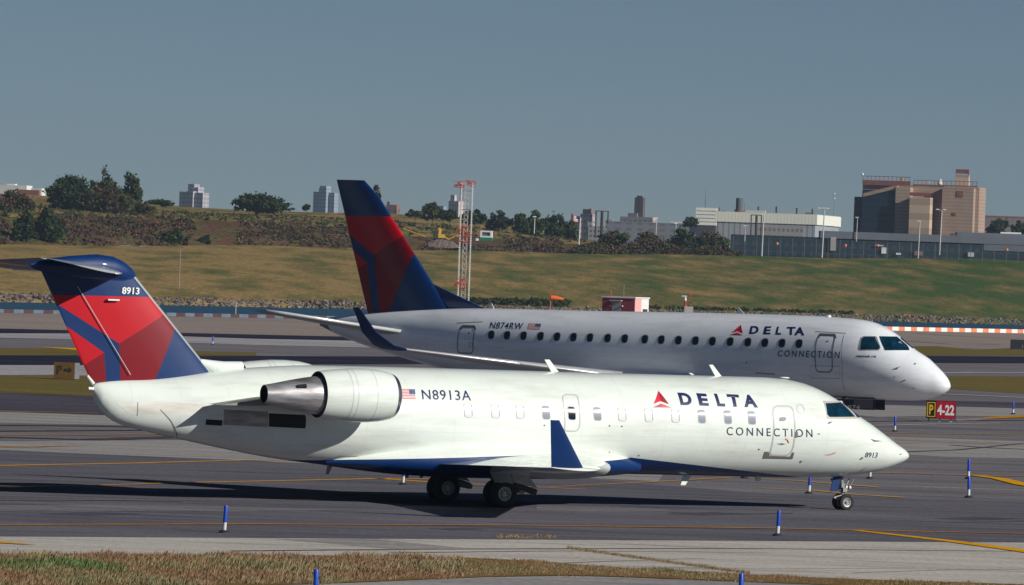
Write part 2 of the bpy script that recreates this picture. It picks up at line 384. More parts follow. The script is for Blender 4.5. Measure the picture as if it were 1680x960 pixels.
# field grass: straw and green patches
def field_mat():
    m = bpy.data.materials.new('field_grass'); m.use_nodes = True; t = m.node_tree; b = t.nodes['Principled BSDF']; b.inputs['Roughness'].default_value = 1; b.inputs['Specular IOR Level'].default_value = 0
    tc = t.nodes.new('ShaderNodeTexCoord')
    def noi(s, st, d=6, r=.6):
        mp = t.nodes.new('ShaderNodeMapping'); mp.inputs['Scale'].default_value = st; n_ = t.nodes.new('ShaderNodeTexNoise'); n_.inputs['Scale'].default_value = s; n_.inputs['Detail'].default_value = d; n_.inputs['Roughness'].default_value = r
        t.links.new(tc.outputs['Object'], mp.inputs[0]); t.links.new(mp.outputs[0], n_.inputs[0]); return n_
    sx = t.nodes.new('ShaderNodeSeparateXYZ'); t.links.new(tc.outputs['Object'], sx.inputs[0])
    n1 = noi(.11, (1, .28, 1)); gx = t.nodes.new('ShaderNodeMapRange'); gx.inputs[1].default_value = -70; gx.inputs[2].default_value = 110; gx.inputs[3].default_value = -.11; gx.inputs[4].default_value = .13
    t.links.new(sx.outputs[0], gx.inputs[0]); ad = t.nodes.new('ShaderNodeMath'); ad.operation = 'ADD'; t.links.new(n1.outputs[0], ad.inputs[0]); t.links.new(gx.outputs[0], ad.inputs[1])
    rp = t.nodes.new('ShaderNodeValToRGB'); e = rp.color_ramp.elements; e[0].position = .36; e[0].color = (*srgb(148, 124, 80), 1); e[1].position = .68; e[1].color = (*srgb(68, 88, 48), 1); x = e.new(.52); x.color = (*srgb(108, 101, 62), 1)
    t.links.new(ad.outputs[0], rp.inputs[0])
    n2 = noi(1.3, (1, .16, 1), 9, .78); mr = t.nodes.new('ShaderNodeMapRange'); mr.inputs[1].default_value = .3; mr.inputs[2].default_value = .7; mr.inputs[3].default_value = .60; mr.inputs[4].default_value = 1.42
    hs = t.nodes.new('ShaderNodeHueSaturation'); t.links.new(n2.outputs[0], mr.inputs[0]); t.links.new(mr.outputs[0], hs.inputs['Value']); t.links.new(rp.outputs[0], hs.inputs['Color']); t.links.new(hs.outputs[0], b.inputs['Base Color'])
    return m
FIELD = field_mat(); MATS['field'] = FIELD
tag(mesh('grass_field', V, F, FIELD, smooth=True), kind='structure')
# scrub covered hill behind the field
def hill_mat(name, a, b_, c, s1=.16, s2=.9):
    m = bpy.data.materials.new(name); m.use_nodes = True; t = m.node_tree; b = t.nodes['Principled BSDF']; b.inputs['Roughness'].default_value = 1; b.inputs['Specular IOR Level'].default_value = 0
    tc = t.nodes.new('ShaderNodeTexCoord')
    def noi(s, d=7, st=(1, 1, 1)):
        mp = t.nodes.new('ShaderNodeMapping'); mp.inputs['Scale'].default_value = st; n_ = t.nodes.new('ShaderNodeTexNoise'); n_.inputs['Scale'].default_value = s; n_.inputs['Detail'].default_value = d; n_.inputs['Roughness'].default_value = .68
        t.links.new(tc.outputs['Object'], mp.inputs[0]); t.links.new(mp.outputs[0], n_.inputs[0]); return n_
    n1 = noi(s1, 7, (1, .5, 1.6)); n2 = noi(s2); rp = t.nodes.new('ShaderNodeValToRGB'); e = rp.color_ramp.elements; e[0].position = .36; e[0].color = (*a, 1); e[1].position = .60; e[1].color = (*c, 1); x = e.new(.48); x.color = (*b_, 1)
    t.links.new(n1.outputs[0], rp.inputs[0]); mr = t.nodes.new('ShaderNodeMapRange'); mr.inputs[1].default_value = .3; mr.inputs[2].default_value = .7; mr.inputs[3].default_value = .5; mr.inputs[4].default_value = 1.5
    hs = t.nodes.new('ShaderNodeHueSaturation'); t.links.new(n2.outputs[0], mr.inputs[0]); t.links.new(mr.outputs[0], hs.inputs['Value']); t.links.new(rp.outputs[0], hs.inputs['Color']); t.links.new(hs.outputs[0], b.inputs['Base Color'])
    bp = t.nodes.new('ShaderNodeBump'); bp.inputs['Strength'].default_value = .7; bp.inputs['Distance'].default_value = 1.; t.links.new(n2.outputs[0], bp.inputs['Height']); t.links.new(bp.outputs[0], b.inputs['Normal'])
    MATS[name] = m; return m
HILL = hill_mat('scrub_earth', srgb(86, 62, 56), srgb(102, 76, 60), srgb(88, 90, 50))
HILLG = hill_mat('hill_grass', srgb(76, 86, 46), srgb(124, 110, 70), srgb(156, 132, 92), .10, .7)
V = []; F = []; us2 = list(range(-1500, -300, 40)) + list(range(-300, 1241, 8))
hr = []
for k in range(0, 9): hr.append((300 + k * 6, 't', k / 8))
for k in range(1, 6): hr.append((348 + k * 12, 'm', k / 5))
for k in range(1, 9): hr.append((408 + k * 22, 'r', k / 8))
for u in range(0): pass
for s_, kd, a in hr:
    for u in us2:
        Y = Y0(u) + s_; tv, sv, rv = TOPV(u), SCRUB(u), RIDGE(u); mid = sv + (rv - sv) * .28
        v = tv + 1.5 + (sv - tv) * (a ** .8) if kd == 't' else (sv + (mid - sv) * a if kd == 'm' else mid + (rv - mid) * a)
        amp = min(1, (tv - sv) / 20) * (1 if kd == 't' and a > 0 else .5)
        z = zv(u, v, Y) + amp * (.5 * math.sin(u * .021 + s_ * .3) + .35 * math.sin(u * .05 + s_ * .11 + 2) + .2 * math.sin(u * .13 + s_ * .4)) * .6
        if kd == 'r' and a == 1: z = zv(u, rv, Y)
        V.append((at(u, yh(u), Y).x, Y, z))
n = len(us2); F = []; fm = []
for j in range(len(hr) - 1):
    for i in range(n - 1): F.append((j * n + i, j * n + i + 1, (j + 1) * n + i + 1, (j + 1) * n + i)); fm.append(0 if hr[j][1] == 't' and hr[j][2] < 1 else 1)
tag(mesh('hill', V, F, [HILL, HILLG], smooth=True, fm=fm), kind='structure')
# ground beyond the field, out to the horizon
FARG = ground_mat('far_ground', (srgb(70, 72, 60), srgb(84, 82, 70), srgb(60, 66, 52)), (.01, .02, .1))
V = []; F = []
for s_, f_ in ((300, 0), (900, 0), (2500, 0), (8000, 1)):
    for u in (-1500, 0, 400, 800, 1240, 1600, 3200): Y = Y0(u) + s_; z = zv(u, TOPV(u), Y0(u) + 300) - .15; V.append((at(u, yh(u), Y).x * (3 if f_ else 1), Y, z))
n = 7; F = [(j * n + i, j * n + i + 1, (j + 1) * n + i + 1, (j + 1) * n + i) for j in range(3) for i in range(n - 1)]
tag(mesh('far_ground', V, F, FARG), kind='structure')
# water channel
def water_mat():
    m = bpy.data.materials.new('water'); m.use_nodes = True; t = m.node_tree; b = t.nodes['Principled BSDF']; b.inputs['Base Color'].default_value = (.004, .06, .11, 1); b.inputs['Roughness'].default_value = .35; b.inputs['Specular IOR Level'].default_value = .3
    tc = t.nodes.new('ShaderNodeTexCoord'); n_ = t.nodes.new('ShaderNodeTexNoise'); n_.inputs['Scale'].default_value = .8; n_.inputs['Detail'].default_value = 6; t.links.new(tc.outputs['Object'], n_.inputs[0]); bp = t.nodes.new('ShaderNodeBump'); bp.inputs['Strength'].default_value = 1; bp.inputs['Distance'].default_value = .5
    t.links.new(n_.outputs[0], bp.inputs['Height']); t.links.new(bp.outputs[0], b.inputs['Normal']); return m
tag(mesh('water', [(-900, 500, -2), (900, 500, -2), (900, 1600, -2), (-900, 1600, -2)], [(0, 1, 2, 3)], water_mat()), kind='structure')

# paved airfield and its markings: sheets laid 4 mm above one another
ASPH = ground_mat('asphalt_apron', (srgb(112, 109, 114), srgb(132, 128, 131), srgb(86, 84, 93)), (.30, .9, 5.))
TAXI = ground_mat('asphalt_taxiway', (srgb(97, 96, 105), srgb(114, 112, 119), srgb(78, 77, 88)), (.35, 1.2, 6.))
CONC = ground_mat('concrete_shoulder', (srgb(186, 179, 171), srgb(202, 195, 186), srgb(150, 142, 138)), (.5, 1.6, 7.))
CONC2 = ground_mat('worn_concrete', (srgb(148, 144, 144), srgb(166, 162, 159), srgb(120, 116, 118)), (.4, 1.2, 5.))
TAN = ground_mat('tan_concrete', (srgb(146, 134, 128), srgb(158, 146, 138), srgb(130, 118, 114)), (.08, .3, 2.))
DKAS = ground_mat('dark_asphalt', (srgb(44, 46, 62), srgb(56, 56, 70), srgb(34, 38, 54)), (.15, .5, 3.))
MDAS = ground_mat('rubbered_asphalt', (srgb(78, 76, 88), srgb(92, 89, 99), srgb(62, 60, 74)), (.15, .5, 3.))
PALE = ground_mat('pale_worn_strip', (srgb(160, 156, 160), srgb(176, 172, 176), srgb(132, 128, 134)), (.1, .4, 2.))
GRS = ground_mat('infield_grass', (srgb(106, 98, 58), srgb(124, 106, 66), srgb(84, 90, 46)), (.3, .9, 4.))
YEL = ground_mat('yellow_line_paint', (srgb(226, 160, 20), srgb(236, 172, 28), srgb(190, 134, 40)), (2, 5, 12.))
YELW = ground_mat('worn_yellow_line', (srgb(196, 132, 34), srgb(208, 142, 34), srgb(140, 100, 60)), (2, 4, 12.))
WHL = ground_mat('white_line_paint', (srgb(190, 188, 186), srgb(205, 203, 200), srgb(150, 146, 146)), (1, 3, 8.))
CRACK = ground_mat('tar_crack_seal', (srgb(78, 70, 74), srgb(96, 88, 90), srgb(60, 54, 60)), (2, 4, 9.))
CRACKW = ground_mat('faint_joint', (srgb(104, 97, 98), srgb(116, 108, 108), srgb(92, 86, 88)), (2, 4, 9.))
edge = [gnd(u, 513 + (u / 1680) * 33.5) for u in (-500, 0, 420, 840, 1260, 1680, 2200)]
mesh_g = [(-140, -30, 0), (140, -30, 0), (220, 800, 0)] + [tuple(p) for p in edge[::-1]] + [(-400, 560, 0)]
tag(mesh('airfield_ground', mesh_g, [tuple(range(len(mesh_g)))], ASPH), kind='structure')
LAY = [0]
def sheet(name, polys, m, lay=None):
    V = []; F = []; z = (lay if lay is not None else 1) * .004
    for P in polys: k = len(V); V += [tuple(gnd(u, v, z)) for u, v in P]; F.append(tuple(range(k, k + len(P))))
    return tag(mesh(name, V, F, m), kind='structure')
def band(pts_top, pts_bot): return pts_top + pts_bot[::-1]
def lines(pts, w0, w1=None):
    """a thin painted line traced along its run; w0, w1 in metres across at the ends"""
    G = [gnd(u, v) for u, v in pts]; out = []; n_ = len(G)
    for i in range(n_):
        a = G[max(i - 1, 0)]; b = G[min(i + 1, n_ - 1)]; d = (b - a).normalized(); nn = Vector((-d.y, d.x, 0)); w_ = w0 + ((w1 if w1 is not None else w0) - w0) * i / (n_ - 1)
        out.append((G[i] + nn * w_ / 2, G[i] - nn * w_ / 2))
    return out
def line_sheet(name, runs, m, lay):
    V = []; F = []
    for r in runs:
        o = lines(*r); k = len(V)
        for a, b in o: V += [(a.x, a.y, lay * .004), (b.x, b.y, lay * .004)]
        F += [(k + 2 * i, k + 2 * i + 1, k + 2 * i + 3, k + 2 * i + 2) for i in range(len(o) - 1)]
    return tag(mesh(name, V, F, m), kind='structure')
# far bands, from the seawall towards the camera
sheet('seawall_apron', [[(-500, 504), (2200, 557), (2200, 585), (1680, 574), (1540, 570), (1440, 566), (900, 560), (420, 549), (0, 539), (-500, 530)]], TAN, 1)
sheet('infield_grass', [[(1450, 570), (1505, 568), (1540, 568), (1600, 574), (1640, 572), (1680, 570), (2200, 570), (2200, 584), (1400, 583)], [(-500, 570), (0, 571), (130, 572), (420, 578), (420, 583), (0, 583), (-500, 583)],
      [(-500, 618), (90, 616), (200, 619), (420, 628), (420, 655), (140, 650), (0, 644), (-500, 640)], [(1200, 612), (1560, 617), (1680, 618), (2200, 620), (2200, 655), (1680, 646), (1560, 638), (1200, 630)]], GRS, 3)
sheet('runway', [[(-500, 538), (0, 539), (420, 549), (900, 560), (900, 566), (420, 556), (0, 548), (-500, 545)], [(-500, 583), (0, 583), (420, 584), (900, 586), (1400, 583), (1680, 585), (2200, 588), (2200, 598), (1400, 595), (900, 597), (420, 598), (0, 599), (-500, 600)]], DKAS, 3)
sheet('runway_shoulder', [[(-500, 546), (0, 547), (150, 547), (420, 556), (900, 565), (900, 577), (420, 566), (200, 558), (0, 554), (-500, 553)], [(-500, 600), (0, 599), (420, 600), (420, 620), (200, 618), (90, 615), (-500, 617)]], PALE, 4)
sheet('rubber_track', [[(-500, 645), (0, 645), (140, 650), (420, 656), (420, 684), (160, 680), (0, 673), (-500, 668)], [(1200, 650), (1680, 660), (2200, 668), (2200, 680), (1680, 670), (1450, 664), (1200, 662)]], MDAS, 3)
sheet('concrete_patch', [[(-500, 670), (0, 676), (165, 681), (420, 690), (420, 700), (165, 697), (0, 694), (-500, 690)], [(-500, 718), (0, 724), (300, 722), (420, 719), (900, 735), (1100, 760), (1080, 790), (960, 784), (640, 770), (420, 756), (150, 745), (0, 738), (-500, 730)],
      [(1390, 662), (1520, 666), (1680, 668), (2200, 676), (2200, 690), (1560, 682), (1440, 684), (1390, 680)], [(1400, 714), (1500, 718), (1680, 724), (2200, 735), (2200, 762), (1680, 752), (1560, 750), (1440, 744), (1380, 742)]], CONC2, 2)
sheet('pale_streak', [[(1567, 688), (1640, 683), (1700, 680), (1700, 682), (1620, 688), (1570, 692)], [(1470, 718), (1560, 722), (1680, 727), (2200, 740), (2200, 744), (1680, 730), (1560, 726), (1470, 722)]], TAN, 4)
sheet('taxiway', [[(-500, 725), (0, 739), (400, 756), (700, 768), (960, 785), (1108, 798), (1287, 812), (1480, 818), (1680, 823), (2200, 836), (2200, 893), (1680, 890), (840, 885), (0, 880), (-500, 877)]], TAXI, 3)
sheet('shoulder', [[(-500, 877), (0, 880), (840, 885), (1680, 890), (2200, 893), (2200, 1400), (-500, 1400)]], CONC, 2)
sheet('worn_strip', [[(450, 884.5), (610, 884), (700, 893), (760, 899), (640, 900), (560, 893)]], CONC2, 3)
sheet('foreground_pavement', [[(-500, 957), (0, 957), (500, 958), (700, 950), (900, 946), (1200, 952), (1500, 965), (2200, 985), (2200, 1400), (-500, 1400)]], CONC2, 3)
sheet('worn_track', [[(-200, 829), (0, 829), (200, 828), (430, 833), (600, 836), (420, 839), (200, 838), (0, 838), (-200, 837)], [(880, 828), (1000, 831), (1100, 836), (1080, 840), (960, 839), (880, 836)]], ASPH, 4)
sheet('oil_stain', [[(60, 843), (150, 840), (240, 843), (150, 846)], [(1090, 843), (1170, 840), (1240, 843), (1150, 846)], [(1530, 851), (1600, 848), (1680, 851), (1600, 854)], [(700, 867), (760, 866), (800, 868), (740, 870)]], MDAS, 4)
line_sheet('tar_line', [([(380, 905), (700, 902), (1000, 901), (1250, 901), (1500, 904), (1760, 906)], .22, .10), ([(640, 908), (900, 905), (1100, 906), (1260, 908)], .12, .05), ([(920, 925), (1000, 922), (1160, 917)], .08, .03), ([(1400, 941), (1550, 936), (1760, 934)], .05), ([(1100, 932), (1300, 934), (1500, 933)], .05)], CRACK, 4)
line_sheet('pavement_seam', [([(-200, 696), (0, 698), (180, 700), (420, 706)], .9), ([(-200, 705), (0, 708), (300, 706), (420, 704)], .5), ([(-200, 712), (0, 718), (150, 722), (330, 716)], 1.), ([(1440, 744), (1510, 741), (1570, 739), (1680, 728)], .35, .2), ([(1560, 731), (1620, 735), (1760, 742)], .4),
      ([(1250, 698), (1440, 700), (1680, 706), (1800, 708)], .25), ([(1380, 692), (1560, 691), (1800, 689)], .4), ([(1500, 547), (1560, 551), (1680, 558)], .5), ([(1490, 560), (1560, 565), (1640, 566)], .8), ([(0, 822), (100, 823), (180, 822), (300, 824)], .15), ([(1100, 842), (1200, 845), (1300, 843)], .2), ([(1480, 855), (1560, 858), (1700, 856)], .1)], CRACK, 5)
line_sheet('white_marking', [([(1540, 612), (1600, 611.5), (1680, 612), (1900, 613)], .95), ([(1530, 646), (1680, 653), (1900, 662)], .9), ([(1500, 800), (1560, 801), (1680, 806), (1800, 811)], .12), ([(1380, 700), (1520, 697), (1640, 695)], .25)], WHL, 6)
line_sheet('yellow_marking', [([(1400, 871), (1480, 880), (1560, 889), (1680, 905), (1900, 940)], .3, .75), ([(-200, 880), (-60, 884), (0, 891.5), (40, 894), (60, 895)], 1.0, .06), ([(1592, 780), (1640, 786), (1680, 796), (1850, 822)], .5, .7), ([(1250, 802), (1330, 805), (1400, 812), (1480, 817)], .15, .35),
      ([(-200, 768), (0, 765), (220, 761), (400, 756), (520, 757)], .35, .2), ([(620, 786), (720, 793), (850, 799), (960, 804)], .5, .15), ([(0, 801), (60, 799.5), (140, 798)], .6, .1), ([(140, 798), (300, 793), (500, 789), (640, 786), (760, 788)], .15, .35), ([(100, 571), (120, 573), (145, 576)], 3., .8), ([(900, 800), (1100, 790), (1200, 784), (1300, 789), (1400, 797), (1440, 800)], .1, .3)], YEL, 6)
line_sheet('worn_yellow_marking', [([(-300, 862), (0, 862.5), (420, 861.5), (840, 863.5), (1260, 868), (1680, 877), (1900, 882)], .30), ([(-200, 719), (0, 714), (170, 714), (330, 713), (420, 710)], .3), ([(0, 734), (60, 734), (140, 732)], .5, .1), ([(-100, 674), (0, 675), (160, 679)], .5), ([(1380, 776), (1480, 777), (1592, 781), (1700, 782)], .3), ([(1380, 726), (1440, 727), (1510, 729)], .7, .2), ([(1440, 711), (1600, 713), (1760, 714)], .3),
      ([(1620, 687), (1660, 685), (1720, 682)], .9, 1.4), ([(-200, 820), (0, 821), (420, 822), (700, 822)], .07), ([(1240, 836), (1480, 838), (1680, 843), (1800, 845)], .06)], YELW, 7)

# ================================================================ first aircraft: regional jet with engines on the tail
A = Body((-.8928, 168.6), R(28.4115),
    top=[(-11.09, 2.88), (-11.0, 2.96), (-9.34, 3.13), (-7.59, 3.36), (-6.68, 3.46), (-4.69, 3.57), (-1.8, 3.58), (4.8, 3.57), (8.68, 3.57), (9.4, 3.54), (9.95, 3.46), (10.5, 3.29), (11.0, 3.06), (11.3, 2.88), (11.85, 2.56), (12.05, 2.46), (12.6, 2.14), (13.05, 1.87), (13.42, 1.66), (13.57, 1.5)],
    bot=[(-11.09, 2.75), (-11.02, 2.55), (-10.75, 2.19), (-10.4, 1.97), (-9.35, 1.72), (-7.95, 1.46), (-6.72, 1.25), (-5.83, 1.12), (-4.6, 1.0), (-3.2, .92), (-1.5, .88), (4.9, .88), (9.9, .87), (11.1, .9), (11.8, .97), (12.5, 1.08), (13.05, 1.24), (13.42, 1.39), (13.57, 1.5)],
    wid=[(-11.09, .06), (-10.9, .22), (-10.4, .38), (-9.3, .62), (-8, .86), (-6.7, 1.05), (-5.2, 1.22), (-3.6, 1.32), (-2, 1.345), (9.2, 1.345), (10.2, 1.30), (11.1, 1.17), (12., .92), (12.6, .68), (13.05, .45), (13.4, .25), (13.57, .02)])
TA = thing('regional_jet', 'front white jet with engines mounted on the tail and 8913 on its fin', 'airliner', (A.pos[0], A.pos[1], 0), A.th)
def xs_for(B, step):
    xs = list(np.arange(B.x0, B.x1, step)); xs = [x for x in xs if x < B.x1 - .5] + [B.x1 - .5 + .5 * math.sin(math.pi / 2 * k / 12) for k in range(13)]
    return [B.x0 + .04 * 0, B.x0 + .03, B.x0 + .08, B.x0 + .15] + xs[1:]
fwdl = lambda x: 1.36 - (x - 4.2) * .083
aftl = lambda x: 1.10 + (x + 5.2) * .047
V, F = loft([A.ring(x, 96) for x in xs_for(A, .22)])
def pickA(c):
    zl = fwdl(c.x) if c.x > 4.2 else (1.34 + (c.x - 4.2) * .07 if c.x > 2 else aftl(c.x))
    return 1 if c.z < zl and c.x > -5.4 else 0
slab = [((4.2, 0, 1.36), Vector((.083, 0, 1)).normalized()), ((-5.2, 0, 1.10), Vector((-.047, 0, 1)).normalized()), ((2, 0, 0), (1, 0, 0)), ((4.2, 0, 0), (1, 0, 0)), ((4.2, 0, 1.34), Vector((-.07, 0, 1)).normalized()), ((-5.4, 0, 0), (1, 0, 0))]
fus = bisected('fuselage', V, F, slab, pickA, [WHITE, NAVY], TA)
# wing to body fairing
Fr = Body(A.pos, A.th, top=[(-4.6, 1.15), (-3.6, 1.38), (-2.2, 1.56), (-.5, 1.64), (1.8, 1.66), (3., 1.60), (3.9, 1.48), (4.7, 1.28)], bot=[(-4.6, 1.0), (-3.6, .88), (-2.2, .76), (-.5, .71), (1.8, .72), (3, .78), (3.9, .84), (4.7, .92)], wid=[(-4.6, .55), (-3.6, 1.0), (-2.2, 1.42), (-.5, 1.62), (1.8, 1.66), (3, 1.55), (3.9, 1.3), (4.7, .9)], ex=2.7)
V, F = loft([Fr.ring(x, 64) for x in np.arange(-4.6, 4.71, .2)])
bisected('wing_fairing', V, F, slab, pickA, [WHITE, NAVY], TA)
# wings with winglets
for sd_ in (-1, 1):
    LE = lambda L: 2.95 - 4.95 * (L - 1.4) / 9.1
    secs = []
    for L in (1.2, 2.2, 3.5, 5, 7, 9, 10.2, 10.5):
        te = -1.75 if L < 3.5 else -1.75 - 1.6 * (L - 3.5) / 7.; le = LE(L) + (.55 * max(0, 1 - (L - 1.2) / 1.6)); z = 1.1 + .285 * (L - 1.5) / 9
        secs.append(((le, sd_ * L, z), le - te, .125 if L < 3 else (.11 if L < 8 else .10), (0, 0, 1)))
    V, F = foil(secs, 20)
    def pw(c):
        if c.x < -.6 - .33 * abs(c.y) * 0 + (-1.1 if abs(c.y) > 3.6 else 0) * 0 and c.z > 1.0 and abs(c.y) < 6.6 and c.x < -.35 - .28 * (abs(c.y) - 2) : return 1
        return 0
    top_c = lambda c: 2 if False else pw(c)
    wing_o = bisected('wing', V, F, [((-.35, 0, 0), Vector((1, 0, 0))), ((-.35, -2, 0), Vector((1, -.28, 0)).normalized()), ((-.35, 2, 0), Vector((1, .28, 0)).normalized()), ((0, 6.6 * sd_, 0), (0, 1, 0))], lambda c: 1 if (abs(c.y) < 6.6 and c.x < -.35 - .28 * (abs(c.y) - 2)) else 0, [WHITE, NAVY2], TA)
    wl = [((-1.95, sd_ * 10.45, 1.40), 1.42, .09, (0, 1, 0)), ((-2.12, sd_ * 10.58, 1.50), 1.25, .085, (0, 1, 0)), ((-2.72, sd_ * 10.66, 2.0), .75, .08, (0, 1, 0)), ((-3.30, sd_ * 10.74, 2.56), .27, .07, (0, 1, 0))]
    V, F = foil([((-2.49, sd_ * 10.50, 1.40), .90, .09, (0, 1, 0)), ((-3.33, sd_ * 10.72, 2.57), .25, .08, (0, 1, 0))], 14)
    mesh('winglet', V, F, NAVY, wing_o, True, sharp=40)
    m = MB(); m.prism([(-2.49, 1.40), (-2.1, 1.37), (-1.95, 1.36), (-2.2, 1.40)], sd_ * 10.47, sd_ * 10.52); m.build('wing_tip_light', WHITE, wing_o)
# fin with bullet
PF = lambda pts: [A.body(u, v, .14) for u, v in pts]
finred = [PF([(80, 483.7), (247.5, 487.5), (256, 487.5), (275, 512.5), (270, 516.3), (196.3, 563.7), (91.5, 495), (70, 481)]), PF([(100, 526), (113.7, 536.3), (172.5, 578.7), (146.3, 596.3), (138, 602), (95, 540)])]
findark = [PF([(270, 516.3), (275, 512.5), (300, 533), (288.7, 538.7), (255, 620), (253, 632), (199.5, 632), (196.3, 563.7)]), PF([(172.5, 578.7), (146.3, 596.3), (130, 607), (150, 640), (177.5, 636)])]
finred[0][2] = A.body(256, 487.5, .14)
fs = []
for k in range(9):
    t = k / 8; z = 3.0 + (5.98 - 3.0) * t; le = -7.62 + (-10.22 + 7.62) * ((z - 3.2) / 2.78); te = -11.12 - (z - 2.97) * .5393; fs.append(((le, 0, z), le - te, .10 - .01 * t, (0, 1, 0)))
V, F = foil(fs, 22)
def pf(c):
    z = c.z; le = -7.62 - 2.60 * ((z - 3.2) / 2.78)
    if c.x > le - .10: return 3
    for P in finred:
        if inpoly(c.x, c.z, P): return 1
    for P in findark:
        if inpoly(c.x, c.z, P): return 2
    return 0
lep = ((-7.72, 0, 3.2), Vector((2.78, 0, 2.60)).normalized())
fin = bisected('fin', V, F, edge_planes(finred + findark) + [lep], pf, [NAVY, RED, DRED, mat('fin_edge_grey', (.55, .58, .56), .35, .5)], TA)
bul = [(-12.99, .02, 5.92, 5.98), (-12.85, .07, 5.83, 6.02), (-12.4, .14, 5.72, 6.12), (-11.76, .21, 5.62, 6.21), (-11.1, .25, 5.58, 6.265), (-10.65, .24, 5.56, 6.22), (-10.35, .2, 5.56, 6.10), (-10.12, .12, 5.6, 5.94), (-10.0, .03, 5.68, 5.80)]
V, F = loft([[(x, w_ * math.sin(a), (zb + zt) / 2 + (zt - zb) / 2 * math.cos(a)) for a in np.linspace(0, 2 * math.pi, 33)[:-1]] for x, w_, zb, zt in bul])
mesh('bullet_fairing', V, F, NAVY, fin, True, sharp=50)
text_q = lambda pts: [A.body(u, v, .16) for u, v in pts]
def flat_text(name, txt, q, y, m, parent, bold=0, sp=1., thick=.004):
    bm = text_quad(txt, q, bold, sp); 
    for v in bm.verts: v.co.y = y
    me = bpy.data.meshes.new(name); bm.to_mesh(me); bm.free(); me.materials.append(m); return link(name, me, parent)
flat_text('fin_number', '8913', text_q([(200, 482.5), (228.6, 483.5), (229.5, 472), (201, 471)]), -.155, LETTERW, fin, .025)
m = MB(); a = A.body(129, 470, .18); b = A.body(215.5, 615, .22); m.tube((a[0], -.112, a[1]), (b[0], -.172, b[1]), .011, n=8); m.build('conduit', GREYP, fin, True)
m = MB(); a = A.body(186, 492, .2); m.box(a[0] - .16, a[0] + .16, -.24, -.1, a[1] - .02, a[1] + .015); m.build('fin_fairlead', LETTERW, fin)
# dorsal fairing with the tail intake
V, F = loft([[(x, w_ * math.sin(a), zc + hh * math.cos(a)) for a in np.linspace(0, 2 * math.pi, 25)[:-1]] for x, w_, zc, hh in ((-8.15, .05, 3.60, .06), (-7.95, .10, 3.52, .13), (-7.7, .13, 3.47, .16), (-7.4, .155, 3.46, .15), (-7.0, .16, 3.47, .15), (-6.88, .155, 3.475, .145))])
df = mesh('dorsal_fairing', V, F, WHITE, TA, True, sharp=50)
m = MB(); m.lathe([(-6.876, .12), (-6.874, .001)], (0, 0, 3.475), 'x', 24); m.build('intake_opening', DARK, df)
for sd_ in (-1, 1):
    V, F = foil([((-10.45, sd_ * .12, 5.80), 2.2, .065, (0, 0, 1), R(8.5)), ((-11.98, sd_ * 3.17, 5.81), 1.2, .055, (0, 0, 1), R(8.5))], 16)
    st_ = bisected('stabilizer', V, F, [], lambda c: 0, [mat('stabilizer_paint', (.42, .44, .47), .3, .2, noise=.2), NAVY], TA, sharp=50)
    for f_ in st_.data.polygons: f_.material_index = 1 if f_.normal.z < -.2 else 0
    V, F = foil([((-10.43, sd_ * .15, 5.795), .12, .5, (0, 0, 1), R(7)), ((-11.96, sd_ * 3.175, 5.795), .1, .5, (0, 0, 1), R(7))], 8)
    mesh('stabilizer_edge', V, F, EDGE, TA, True)
